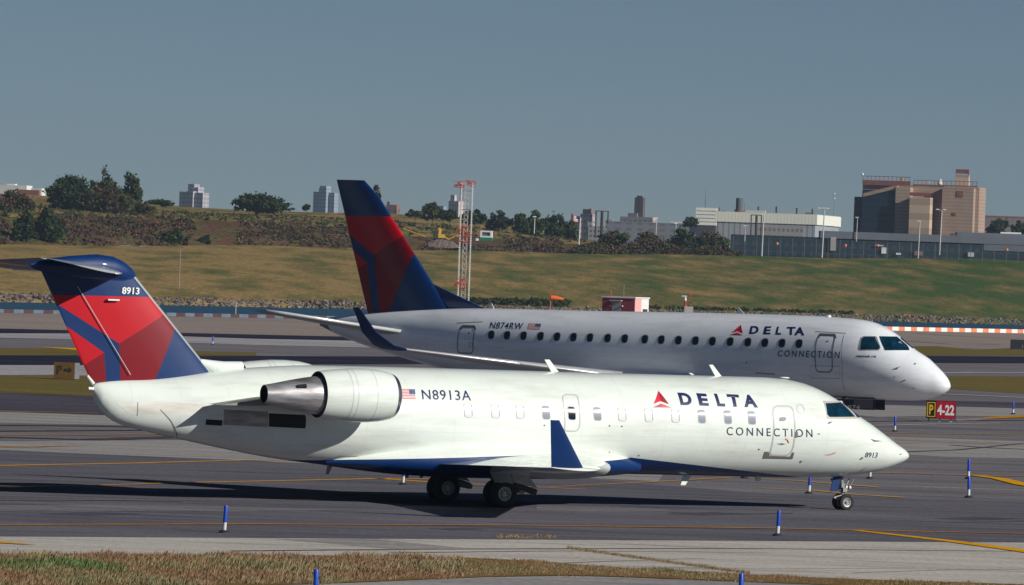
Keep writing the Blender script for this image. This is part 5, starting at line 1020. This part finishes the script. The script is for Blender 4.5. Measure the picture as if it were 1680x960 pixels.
# instrument on a concrete block
Y = 615; s = Y / CF; g = at(1130, 503, Y); T = thing('navigation_light', 'small red and white light on a concrete block right of the hut', 'beacon', (g.x, Y, 0))
m = MB(); m.box(-.42, .42, -.4, .4, 0, g.z); m.build('block', mat('block_concrete', (.45, .42, .40), .8, noise=.2), T)
m = MB(); m.tube((-.35, 0, g.z), (-.35, 0, g.z + .55), .13, .1, 10); m.build('red_body', RDM, T, True); m = MB(); m.tube((-.35, 0, g.z + .55), (-.38, 0, g.z + .95), .12, .1, 10); m.box(-.7, -.2, -.15, .15, g.z + .95, g.z + 1.03); m.build('white_head', HW, T)
m = MB(); m.tube((.22, 0, g.z), (.22, 0, g.z + 1.15), .02, n=6); m.prism([(.05, g.z + 1.3), (.38, g.z + 1.3), (.22, g.z + 1.02)], -.03, .03); m.build('red_vane', RDM, T); m = MB(); m.box(-.1, .32, -.2, .2, g.z + .3, g.z + .42); m.build('shelf', LGB, T)
Y = 640; g = at(302, 507, Y); T = thing('channel_marker', 'tiny white post in the water at left', 'marker', (g.x, Y + 120, -2.)); m = MB(); m.tube((0, 0, 0), (0, 0, 3.1), .06, n=6); m.build('post', mat('post_pink', (.5, .36, .34), .6), T); m = MB(); m.box(-.1, 1.3, -.4, .4, 1.0, 1.4); m.build('float', HW, T)
g = at(293, 500, 1110); T = thing('marker_pole', 'thin pale pole standing in the field at left', 'pole', (g.x, 1110, 0)); m = MB(); m.tube((0, 0, 0), (0, 0, zv(293, 409, 1110)), .07, .05, 6); m.build('pole', mat('pole_pink_grey', (.36, .28, .28), .6), T)
for u, v, Y, lb in ((414, 468, 1200, 'small white ball marker in the straw coloured field at left'), (1538, 500, 1390, 'small white ball marker in the green field at right')):
    g = at(u, v, Y); T = thing('field_marker', lb, 'marker', (g.x, Y, g.z - .5)); m = MB(); m.lathe([(-.28, .001), (-.2, .2), (0, .28), (.2, .2), (.28, .001)], (0, 0, .5), 'z', 12); m.build('ball', HW, T, True); m = MB(); m.tube((0, 0, -1.5), (0, 0, .3), .05, n=6); m.build('post', GREY, T)

# ================================================================ machines on the hill
Y = HY(735, 322); s = Y / CF
YLM = mat('machine_yellow', (.62, .36, .02), .5, noise=.25, nscale=1)
g = at(722, 396, Y); T = thing('excavator', 'yellow excavator with its arm lowered on the dark earth of the hill', 'excavator', g, R(10))
m = MB(); m.box(-.7, .9, -1.2, 1.2, .8, 1.6); m.prism([(-.5, 1.6), (.1, 1.6), (.3, 2.6), (0, 3.1), (-.6, 3.1), (-.4, 2.5)], -.3, .3); m.build('body', YLM, T); m = MB(); m.box(-1.5, -.72, -1.1, 1.1, .9, 2.4); m.build('cab', [mat('cab_dark', (.04, .04, .05), .3)], T)
for y in (-1.2, 1.2): m = MB(); m.prism([(-1.2, .0), (1.1, .0), (1.3, .35), (1.1, .7), (-1.2, .7), (-1.4, .35)], y - .3, y + .3); m.build('track', BLK, T)
m = MB(); m.tube((.7, 0, 1.3), (1.9, 0, .5), .16, .14, 6); m.tube((1.9, 0, .5), (3.9, 0, 1.5), .15, .12, 6); m.build('arm', YLM, T); m = MB(); m.prism([(3.8, 1.6), (4.2, 1.7), (4.2, 1.2), (3.9, 1.0), (3.7, 1.3)], -.3, .3); m.build('bucket', YLM, T)
g = at(664, 392, Y); T = thing('conveyor', 'long thin yellow conveyor arm right of the rear jet fin', 'conveyor', g, 0)
m = MB(); m.tube((-.5, 0, 2.4), (4.8, 0, .6), .12, .12, 6); m.build('arm', YLM, T); m = MB(); m.tube((1, 0, 0), (1.2, 0, 1.9), .1, n=6); m.tube((3.5, 0, 0), (3.4, 0, 1.), .1, n=6); m.build('support', BLK, T)
g = at(797, 395, Y); T = thing('site_cabin', 'small white and green site cabin on the hill right of the mast', 'cabin', g, R(-6))
m = MB(); m.box(-1.35, 1.35, 0, 2, 0, .75); m.build('green_base', mat('cabin_green', (.01, .20, .11), .5), T); m = MB(); m.box(-1.35, -.95, 0, 2, .75, 2.3); m.box(.95, 1.35, 0, 2, .75, 2.3); m.box(-.95, .95, 0, 2, 1.95, 2.3); m.box(-.95, .95, 0, 2, .75, 1.1); m.build('white_frame', HW, T); m = MB(); m.box(-.93, .93, .3, 1.7, 1.1, 1.95); m.build('window', mat('cabin_window_grey', (.10, .12, .14), .2), T)
g = at(783, 395, Y); T = thing('crate', 'small white crate left of the white and green site cabin', 'crate', g); m = MB(); m.box(-.35, .35, 0, .7, 0, .55); m.build('box', HW, T); m = MB(); m.box(-.37, .37, -.02, .72, .55, .6); m.build('lid', GREY, T)
def heap():
    rgm = np.random.default_rng(9); V = []; F = []; nx, ny = 26, 10; c = at(724, 404, Y0(724) + 306)
    for j in range(ny):
        for i in range(nx): x = (i / (nx - 1) - .5) * 8.6; y = (j / (ny - 1) - .5) * 6; h_ = max(0, 1 - (x / 4.3) ** 2) ** .6 * max(0, 1 - (y / 3) ** 2) ** .6 * 1.9 + rgm.uniform(-.12, .12); V.append((c.x + x, c.y + y, c.z - .4 + h_))
    F = [(j * nx + i, j * nx + i + 1, (j + 1) * nx + i + 1, (j + 1) * nx + i) for j in range(ny - 1) for i in range(nx - 1)]
    tag(mesh('rubble_heap', V, F, mat('rubble', srgb(124, 108, 98), .9, col2=srgb(92, 80, 74), nscale=1.2, bump=.5)), 'low grey rubble heap at the foot of the hill below the excavator', 'heap')
heap()

# ================================================================ lamps, flag, stacks
def lamp(u, vt, vb, Y, kind, lb, name='lamp_post'):
    s = Y / CF; g = at(u, vb, Y); H = (vb - vt) * s; T = thing(name, lb, 'lamp post', g, 0, 'lamp posts beyond the field'); m = MB(); m.tube((0, 0, -1), (H * .02, 0, H), .20 if H > 7 else .13, .13 if H > 7 else .09, 8); m.build('pole', mat('lamp_pole_pale', (.62, .60, .58), .5, noise=.3), T)
    hd = mat('lamp_head', (.75, .75, .73), .5)
    for x in {1: (0,), 2: (-.9, .9), 3: (-1.0, 0, 1.0)}[kind]: m = MB(); m.tube((0, 0, H), (x, 0, H + .12), .05, n=6); m.prism([(x - .45, H + .1), (x + .45, H + .1), (x + .38, H + .32), (x - .38, H + .32)], -.25, .25); m.build('head', hd, T)
for a in ((1249.5, 353, 420, 1560, 1, 'tallest pale lamp post in front of the white roofed hangar'), (1348.5, 343, 420, 1600, 3, 'lamp post with three heads before the bright hangar end'), (1506, 364, 423, 1640, 1, 'pale lamp post before the middle of the brown block'), (1541.5, 345, 412, 1660, 2, 'twin-headed lamp post before the brown concrete block'), (1405, 358, 390, 1700, 1, 'lamp post before the dark left part of the brown block'),
          (1222, 372, 389, 1560, 1, 'short white post left of the tallest lamp post'), (876.5, 357, 376, 1420, 1, 'small lamp post on the hill slope among trees'), (1075.5, 359, 393, 1600, 1, 'slim lamp post right of the dark brown far tower'), (1108, 368, 392, 1620, 1, 'short lamp post left of the white slatted building')): lamp(*a)
Y = 1420; g = at(950, 394, Y); T = thing('flagpole', 'white flagpole flying a red, white and blue striped flag', 'flagpole', g); s = Y / CF; H = 42 * s
m = MB(); m.tube((0, 0, -1), (.1, 0, H - .6), .12, .07, 8); m.build('pole', HW, T)
m = MB(); nx, ny = 14, 13; V = []; F = []; fm = []
for j in range(ny + 1):
    for i in range(nx + 1): t = i / nx; V.append((.05 - 2.0 * t, .18 * math.sin(t * 7), H - .6 - 1.35 * j / ny + .75 * t + .10 * math.sin(t * 6 + 1)))
for j in range(ny):
    for i in range(nx): F.append((j * (nx + 1) + i, j * (nx + 1) + i + 1, (j + 1) * (nx + 1) + i + 1, (j + 1) * (nx + 1) + i)); fm.append(2 if (j < 7 and i < 6) else (j % 2))
mesh('flag', V, F, [mat('cloth_red', (.5, .04, .05), .8), mat('cloth_white', (.7, .7, .68), .8), mat('cloth_blue', (.02, .04, .16), .8)], T, True, fm)
def stacks(u, xs, lb, Y=1750):
    s = Y / CF; g = at(u, 392, Y); T = thing('stack_frame', lb, 'chimney stacks', g, 0, 'dark frames of three stacks'); BRM = mat('stack_brown', (.045, .028, .028), .7, noise=.3)
    for x, vt, vb, w_ in xs: m = MB(); m.tube(((x - u) * s, 0, (392 - vb) * s - 1), ((x - u) * s, 0, (392 - vt) * s), w_ * s / 2, n=12); m.build('stack', BRM, T, True)
    m = MB(); m.box((xs[0][0] - u - 1) * s, (xs[-1][0] - u + 1) * s, -.15, .15, (392 - xs[0][1] - 1.2) * s, (392 - xs[0][1] + .2) * s); m.build('beam', BRM, T)
stacks(986, [(976.5, 346, 385, 2.6), (986.4, 346.5, 388, 5), (996.3, 346.5, 362, 2.4)], 'dark frame of three brown stacks right of the flagpole')
stacks(1240, [(1231.3, 352.5, 386, 2.), (1240, 354, 390, 4.2), (1248, 354, 390, 2.)], 'dark frame of three stacks before the white roofed hangar')

# ================================================================ buildings
def facade(name, wall, win, sx, sz, mort=.35, rough=.8, vary=.1):
    """wall with a regular pattern of darker openings, running round all sides"""
    if name in MATS: return MATS[name]
    m = bpy.data.materials.new(name); m.use_nodes = True; t = m.node_tree; b = t.nodes['Principled BSDF']; b.inputs['Roughness'].default_value = rough; b.inputs['Specular IOR Level'].default_value = .2
    tc = t.nodes.new('ShaderNodeTexCoord'); sp = t.nodes.new('ShaderNodeSeparateXYZ'); t.links.new(tc.outputs['Object'], sp.inputs[0]); ad = t.nodes.new('ShaderNodeMath'); t.links.new(sp.outputs[0], ad.inputs[0]); t.links.new(sp.outputs[1], ad.inputs[1])
    def sq(src, period, duty):
        d = t.nodes.new('ShaderNodeMath'); d.operation = 'DIVIDE'; d.inputs[1].default_value = period; t.links.new(src, d.inputs[0]); f = t.nodes.new('ShaderNodeMath'); f.operation = 'FRACT'; t.links.new(d.outputs[0], f.inputs[0]); g_ = t.nodes.new('ShaderNodeMath'); g_.operation = 'GREATER_THAN'; g_.inputs[1].default_value = duty; t.links.new(f.outputs[0], g_.inputs[0]); return g_.outputs[0]
    m1 = t.nodes.new('ShaderNodeMath'); m1.operation = 'MULTIPLY'
    if sx: t.links.new(sq(ad.outputs[0], sx, mort), m1.inputs[0])
    else: m1.inputs[0].default_value = 1
    if sz: t.links.new(sq(sp.outputs[2], sz, .55), m1.inputs[1])
    else: m1.inputs[1].default_value = 1
    n_ = t.nodes.new('ShaderNodeTexNoise'); n_.inputs['Scale'].default_value = .25; n_.inputs['Detail'].default_value = 8; t.links.new(tc.outputs['Object'], n_.inputs[0])
    mx = t.nodes.new('ShaderNodeMix'); mx.data_type = 'RGBA'; mx.inputs[6].default_value = (*wall, 1); mx.inputs[7].default_value = (*win, 1); t.links.new(m1.outputs[0], mx.inputs[0])
    hs = t.nodes.new('ShaderNodeHueSaturation'); mr = t.nodes.new('ShaderNodeMapRange'); mr.inputs[3].default_value = 1 - vary * 2; mr.inputs[4].default_value = 1 + vary * 2; t.links.new(n_.outputs[0], mr.inputs[0]); t.links.new(mr.outputs[0], hs.inputs['Value']); t.links.new(mx.outputs[2], hs.inputs['Color']); t.links.new(hs.outputs[0], b.inputs['Base Color'])
    MATS[name] = m; return m
def bld(name, lb, cat, u, vb, Y, rot=-8, group=None):
    s = Y / CF; g = at(u, vb, Y); return thing(name, lb, cat, (g.x, Y, g.z), R(rot), group), s
def blk(T, s, name, x0, x1, z0, z1, y0, y1, m, base=None):
    mm = MB(); mm.box(x0 * s, x1 * s, y0 * s, y1 * s, (z0 * s if base is None else base), z1 * s); return mm.build(name, m, T)
# stepped tower
T, s = bld('apartment_tower', 'hazy stepped apartment tower rising behind the ridge at left', 'building', 314, 345, 4300, -38)
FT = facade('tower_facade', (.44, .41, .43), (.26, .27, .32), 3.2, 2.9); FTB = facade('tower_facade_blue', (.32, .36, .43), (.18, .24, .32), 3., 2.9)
for x0, x1, z1, y0, y1, nm in ((-22, -6, 30, -6, 12, 'left_block'), (-9, 4, 43, 0, 14, 'tall_block'), (0, 12, 38, 1, 16, 'middle_block'), (9, 27, 29, -4, 12, 'right_block'), (-4, 10, 31, -9, 0, 'front_block')): blk(T, s, nm, x0, x1, 0, z1, y0, y1, FT, -30)
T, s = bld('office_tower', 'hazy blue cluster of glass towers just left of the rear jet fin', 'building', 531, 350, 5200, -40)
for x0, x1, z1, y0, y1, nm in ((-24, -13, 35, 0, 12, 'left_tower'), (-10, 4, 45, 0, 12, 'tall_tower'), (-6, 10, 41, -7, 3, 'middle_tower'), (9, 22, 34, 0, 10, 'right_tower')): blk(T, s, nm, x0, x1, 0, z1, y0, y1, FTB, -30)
T, s = bld('brick_building', 'small brick building peeping over the ridge right of the rear jet fin', 'building', 641, 356, 2600, -20)
BRK = facade('brick_facade', (.26, .15, .13), (.13, .10, .11), 3, 3.2); blk(T, s, 'wall', -9, 10, 0, 20, 0, 16, BRK, -12); blk(T, s, 'stair_head', -8, -4, 20, 25, 2, 6, BRK)
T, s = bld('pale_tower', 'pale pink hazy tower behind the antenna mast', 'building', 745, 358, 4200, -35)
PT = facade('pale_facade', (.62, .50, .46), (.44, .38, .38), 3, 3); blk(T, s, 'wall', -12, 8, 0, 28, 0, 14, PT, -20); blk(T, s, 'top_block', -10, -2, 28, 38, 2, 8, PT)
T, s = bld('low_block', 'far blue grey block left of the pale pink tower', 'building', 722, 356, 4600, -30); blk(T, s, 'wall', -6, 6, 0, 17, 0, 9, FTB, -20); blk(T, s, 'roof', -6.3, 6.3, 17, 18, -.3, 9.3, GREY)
T, s = bld('apartment_block', 'blue and pinkish apartment block directly behind the striped flag', 'building', 955, 392, 3000, -30)
AB = facade('apartment_facade', (.46, .38, .36), (.26, .25, .28), 2.6, 2.9); blk(T, s, 'left_wing', -20, -4, 0, 34, 0, 12, AB, -12); blk(T, s, 'right_wing', -6, 17, 0, 41, 2, 16, AB, -12); blk(T, s, 'roof_hut', -4, 6, 41, 49, 6, 12, BRK); blk(T, s, 'stair_tower', 8, 12, 41, 50, 6, 11, BRK)
T, s = bld('scaffolded_building', 'speckled pale building right of the three brown stacks', 'building', 990, 394, 2500, -12)
SP = facade('speckled_facade', (.34, .33, .33), (.08, .08, .09), 1.6, 1.9, .5); blk(T, s, 'wall', -26, 14, 0, 22, 0, 14, SP, -10); blk(T, s, 'upper_wall', 2, 14, 22, 34, 1, 10, SP); blk(T, s, 'low_wing', -28, -20, 0, 30, 2, 12, SP, -10)
T, s = bld('brown_tower', 'tall dark brown tower on a wide podium right of the stacks', 'building', 1044, 390, 3100, -24)
BT = facade('brown_tower_facade', (.15, .10, .095), (.09, .065, .07), 2.2, 0); blk(T, s, 'tower', -8, 7, 0, 66, 6, 15, BT, -10); blk(T, s, 'tower_crown', -5, 4, 66, 69, 8, 13, BT); blk(T, s, 'podium', -30, 28, 0, 34, 0, 20, AB, -10); blk(T, s, 'podium_roof', -18, -1, 34, 40, 3, 14, GREY)
T, s = bld('warehouse', 'long low grey warehouse between the brown tower and white slatted building', 'building', 1090, 396, 2300, -4)
WG = facade('warehouse_wall', (.17, .18, .20), (.12, .13, .15), 4, 2.2, .5); blk(T, s, 'wall', -95, 62, 0, 29, 0, 40, WG, -6); blk(T, s, 'roof_edge', -95.5, 62.5, 29, 30.2, -.5, 40, mat('roof_grey', (.22, .23, .25), .7)); blk(T, s, 'canopy', 9, 38, 30.2, 33, -1, 8, mat('canopy_pale', (.55, .55, .52), .6)); blk(T, s, 'dark_opening', 42, 60, 14, 27, -.8, -.1, mat('opening_navy', (.012, .03, .06), .6))
# hangar
T, s = bld('slatted_building', 'white building with horizontal slats left of the long hangar', 'building', 1157, 396, 1890, -6)
HG = mat('cladding_white', (.82, .82, .74), .6, noise=.12, nscale=.4)
for k in range(5): blk(T, s, 'slat', -17, 17, 26.5 + k * 5.9, 26.5 + k * 5.9 + 4.9, 0, 14, HG)
blk(T, s, 'core', -15.5, 15.5, 0, 55, 1, 13, mat('core_dark', (.05, .05, .055), .7), -6)
T, s = bld('hangar', 'long hangar with a pale corrugated roof band over grey doors', 'building', 1280, 398, 1800, -12)
RIB = facade('corrugated_band', (.84, .84, .75), (.72, .72, .66), 1.0, 0, .8, .6, .05); DOOR = facade('hangar_door_wall', (.36, .38, .42), (.22, .25, .30), 1.6, 0, .7)
blk(T, s, 'wall', -107, 57, 0, 31, 1.5, 245, DOOR, -6); blk(T, s, 'roof_band', -110, 60, 31, 47, 0, 248, RIB)
blk(T, s, 'roof', -109, 59, 47, 48, 1, 247, mat('roof_pale', (.5, .5, .48), .7))
blk(T, s, 'door_glazing', -40, 38, 6, 29, .8, 1.4, facade('glazed_door', (.36, .34, .34), (.20, .20, .22), 1.3, 2.0, .4))
for x, h_ in ((8, 11), (42, 10), (68, 9), (-22, 10)): blk(T, s, 'roof_vent', x - 1.2 - 20, x + 1.2 - 20, 48, 48 + h_, 20, 22, mat('vent_dark', (.05, .05, .055), .6))
blk(T, s, 'roof_hut', 36, 50, 48, 51, 20, 30, mat('roof_rust', (.22, .14, .11), .7)); blk(T, s, 'roof_walkway', -60, -28, 48, 51.5, 8, 14, mat('canopy_pale', (0, 0, 0)))
T, s = bld('silo', 'orange brown silo with grey top above the hangar roof', 'silo', 1212.5, 360, 2300, 0)
m = MB(); m.tube((0, 0, -10), (0, 0, 16 * s), 8 * s, n=20); m.build('drum', mat('silo_rust', (.25, .13, .06), .7, noise=.4, nscale=.5), T, True); m = MB(); m.tube((0, 0, 16 * s), (0, 0, 35 * s), 6 * s, n=20); m.build('upper_drum', facade('silo_top', (.20, .20, .22), (.09, .10, .12), .8, 0), T, True); m = MB(); m.tube((9 * s, 0, 0), (9 * s, 0, 27 * s), .15, n=6); m.tube((5 * s, 0, 27 * s), (9 * s, 0, 27 * s), .15, n=6); m.build('ladder_pipe', GREY, T)
T, s = bld('roof_plant', 'rusty roof machinery between the slatted building and the silo', 'machinery', 1180, 362, 2000, 0)
m = MB(); m.box(-6 * s, 6 * s, 0, 2, -4, 10 * s); m.box(-9 * s, 9 * s, .5, 1.5, 10 * s, 12 * s); m.build('tank', mat('roof_rust', (0, 0, 0)), T); m = MB(); m.tube((0, 0, 12 * s), (0, 0, 22 * s), .12, n=6); m.tube((5 * s, 0, 12 * s), (7 * s, 0, 17 * s), .1, n=6); m.build('mast', DKM, T)
T, s = bld('radio_mast', 'faint pointed radio mast rising behind the white slatted building', 'mast', 1157, 352, 5200, 0); m = MB(); m.tube((0, 0, -10), (0, 0, 44 * s), 2.2 * s, .3 * s, 6); m.build('spire', mat('mast_haze_grey', (.2, .22, .25), .6), T); m = MB(); m.tube((-2 * s, 0, 20 * s), (2 * s, 0, 20 * s), .4, n=5); m.build('cross_arm', GREY, T)
T, s = bld('wind_mast', 'thin mast with white balls between the hangar and brown block', 'mast', 1367.5, 360, 1900, 0); m = MB(); m.tube((0, 0, -3), (0, 0, 40 * s), .12, .06, 6); m.build('pole', GREY, T)
for z in (34, 42): m = MB(); m.lathe([(-.3, .001), (-.2, .22), (0, .3), (.2, .22), (.3, .001)], (0, 0, z * s), 'z', 10); m.build('ball', HW, T, True)
# brown concrete block
T, s = bld('concrete_block', 'large brown windowless block with a dark left part and red roof rails', 'building', 1506, 398, 2000, -13)
TAN1 = facade('brown_precast', (.40, .29, .225), (.34, .245, .19), 0, 1.1, .3, .9, .08); NVY = facade('recess_shade_wall', (.008, .022, .050), (.004, .012, .03), 3., 2.2, .2, .95); RST = mat('red_rail', (.30, .10, .085), .6, noise=.3, nscale=.6); TAN2 = facade('pale_precast', (.54, .41, .31), (.40, .30, .23), 0, 4.6, .3, .9, .06)  # navy walls hold the shade of the recess in their colour
blk(T, s, 'rear_block', -94, 94, 0, 94, 30, 100, TAN1, -4); blk(T, s, 'dark_wing', -110, -96.3, 0, 72, 10, 60, NVY, -4); blk(T, s, 'dark_wall', -96, -40, 0, 84, 4, 29.5, NVY, -4)
blk(T, s, 'left_block', -40, -16, 0, 90, 0, 29.8, TAN1, -4); blk(T, s, 'middle_block', -14, 20, 0, 74, -14, 29.5, TAN2, -4); blk(T, s, 'right_block', 36, 88, 0, 92, 8, 29.7, TAN1, -4)
mm = MB(); mm.add([(-94 * s, 3.4 * s, 72 * s), (-94 * s, 3.4 * s, 78 * s), (-40 * s, 3.4 * s, 93 * s), (-40 * s, 3.4 * s, 87 * s), (-94 * s, 1.5 * s, 72 * s), (-94 * s, 1.5 * s, 78 * s), (-40 * s, 1.5 * s, 93 * s), (-40 * s, 1.5 * s, 87 * s)], [(0, 3, 2, 1), (4, 5, 6, 7), (1, 2, 6, 5), (0, 4, 7, 3), (0, 1, 5, 4), (2, 3, 7, 6)]); mm.build('stair_ramp', TAN1, T)
blk(T, s, 'upper_wall', -96, -40, 84, 98, 6, 29.5, TAN1)
for x0, x1, z0, y in ((-96, -16, 98, 2), (-16, 36, 94, 30), (36, 94, 94, 8)):
    blk(T, s, 'red_parapet', x0, x1, z0 - (6 if x0 < -16 else 0), z0 + 2.0, y - .8, y - .2, RST)
    mmm = MB()
    mmm.box(x0 * s, x1 * s, (y + .2) * s, (y + .6) * s, (z0 + 8) * s, (z0 + 9) * s)
    for k in range(int((x1 - x0) / 7) + 1): mmm.box((x0 + k * 7) * s, (x0 + k * 7 + .8) * s, (y + .2) * s, (y + .6) * s, (z0 + 2) * s, (z0 + 8) * s)
    mmm.build('roof_railing', RST, T)
blk(T, s, 'roof_tower', 52, 74, 94, 114, 40, 52, TAN2); blk(T, s, 'roof_tower_rail', 52, 74, 116, 123, 40, 41, RST); mm = MB(); mm.box(52 * s, 53 * s, 40 * s, 41 * s, 114 * s, 117 * s); mm.box(72 * s, 74 * s, 40 * s, 41 * s, 114 * s, 117 * s); mm.build('rail_post', RST, T)
mm = MB(); mm.lathe([(94 * s, 3 * s), (98 * s, 5 * s), (102 * s, 4.2 * s), (106 * s, .2 * s)], (28 * s, 34 * s, 0), 'z', 14); mm.build('radome', HW, T, True)
blk(T, s, 'red_box', 22, 34, 74, 84, 20, 29, RST); blk(T, s, 'red_door', 60, 71, 77, 87, 7.2, 7.9, RST); blk(T, s, 'red_hatch', 54, 60, 46, 51, 7.2, 7.9, RST); blk(T, s, 'low_red_hatch', 54, 60, 12, 17, 7.2, 7.9, RST); blk(T, s, 'roof_plant', -36, -30, 100, 106, 10, 14, mat('plant_yellow_green', (.35, .36, .2), .6))
blk(T, s, 'roof_unit', -8, 10, 98, 101, 36, 44, GREYP); blk(T, s, 'red_frame', -14, 20, 76, 82, -13, -12, RST)
mm = MB(); mm.lathe([(0, .001), (.3, .4), (.8, .4), (1.1, .001)], (-97 * s, 5 * s, 106 * s), 'z', 10); mm.build('roof_lamp', HW, T, True)
# low terminal
T, s = bld('terminal', 'long low terminal with a grey roof band and dark open front', 'building', 1530, 421, 1700, 0)
TR = mat('terminal_roof_grey', (.13, .145, .175), .7, noise=.15, nscale=.2); TD = facade('terminal_dark_front', (.015, .03, .045), (.035, .05, .065), 2.2, 2.5, .6, .5)
blk(T, s, 'front', -330, 175, 0, 25, 6, 60, TD, -3); blk(T, s, 'roof_band', -185, 175, 24, 36, 3, 62, TR); blk(T, s, 'raised_roof', 40, 175, 36, 42, 20, 60, TR); blk(T, s, 'right_wall', 84, 175, 13, 24, 4, 6, TR); blk(T, s, 'skylight', 112, 146, 42, 44.5, 24, 40, HW)
for k, (x, w_, z0, z1, mm_) in enumerate(((-168, 9, 4, 26, mat('pier_pale', (.36, .34, .32), .7)), (-84, 8, 2, 12, HW), (-95, 14, 14, 16, GREYP), (-30, 14, 1, 8, mat('shed_rust', (.2, .13, .11), .7)), (58, 10, 2, 9, GREYP), (-60, 8, 1, 4, HW))): blk(T, s, 'front_shed', x, x + w_, z0, z1, 1, 3, mm_)
T, s = bld('far_wall', 'distant pinkish brown wall behind the trees at right edge', 'building', 1660, 390, 2700, -5); blk(T, s, 'wall', -60, 60, 0, 33, 0, 20, mat('far_wall_pink', (.22, .17, .17), .8, noise=.15, nscale=.2), -6); blk(T, s, 'coping', -60.5, 60.5, 33, 35, -.5, 20.5, RST)
T, s = bld('white_warehouse', 'white and rust building on the hilltop at left picture edge', 'building', 28, 322, 2300, -14)
blk(T, s, 'wall', -60, 16, 0, 18, 0, 30, HG, -10); blk(T, s, 'right_wall', 24, 42, 0, 14, 0, 20, HG, -10); blk(T, s, 'rust_wall', 6, 40, 0, 11, -8, -1, mat('rust_cladding', (.30, .11, .07), .7, noise=.3, nscale=.3), -10); blk(T, s, 'roof_unit', -20, -6, 18, 20, 6, 16, HG)
# perimeter fence with lights
T, s = bld('perimeter_fence', 'tall dark perimeter fence along the top of the green field', 'fence', 1440, 422, 1600, 0)
FM = mat('fence_steel', (.09, .11, .12), .5, .4); 
for k in range(26): mm = MB(); x = -238 + k * 19.5; mm.tube((x * s, 0, -1), (x * s, 0, 26 * s), .06, n=5); mm.build('post', FM, T)
mm = MB(); 
for z in (3, 14, 25.5): mm.tube((-238 * s, 0, z * s), (250 * s, 0, z * s), .035, n=4)
for k in range(420): x = (-238 + k * 1.165) * s; mm.box(x - .012, x + .012, -.01, .01, 1 * s, 25 * s)
mm.build('mesh_panel', FM, T)
OB = mat('obstruction_orange', (.85, .22, .10), .5)
for u, v, lb in ((1275, 400, 'orange ball marker on the fence, furthest left'), (1387, 403, 'orange ball marker on the fence below the dark wing'), (1440, 403, 'orange ball marker on the fence below the dark wall'), (1652, 410, 'orange ball marker on the fence near the right edge')):
    g = at(u, v, 1590); T = thing('obstruction_marker', lb, 'marker', (g.x, 1590, g.z), 0, 'orange ball markers on the fence'); mm = MB(); mm.lathe([(-.38, .001), (-.27, .27), (0, .38), (.27, .27), (.38, .001)], (0, 0, 0), 'z', 12); mm.build('ball', OB, T, True); mm = MB(); mm.tube((0, 0, -3.5), (0, 0, -.3), .05, n=6); mm.build('post', FM, T)

# ================================================================ air
HZ = 0.00007
hz = bpy.data.materials.new('haze'); hz.use_nodes = True; t = hz.node_tree; t.nodes.remove(t.nodes['Principled BSDF']); pv = t.nodes.new('ShaderNodeVolumePrincipled'); pv.inputs['Color'].default_value = (.44, .58, .74, 1); pv.inputs['Density'].default_value = HZ; pv.inputs['Anisotropy'].default_value = 0
t.links.new(pv.outputs[0], t.nodes['Material Output'].inputs['Volume'])
mm = MB(); mm.box(-2600, 2600, -60, 8600, -5, 160); o = mm.build('haze', hz); tag(o, kind='stuff')
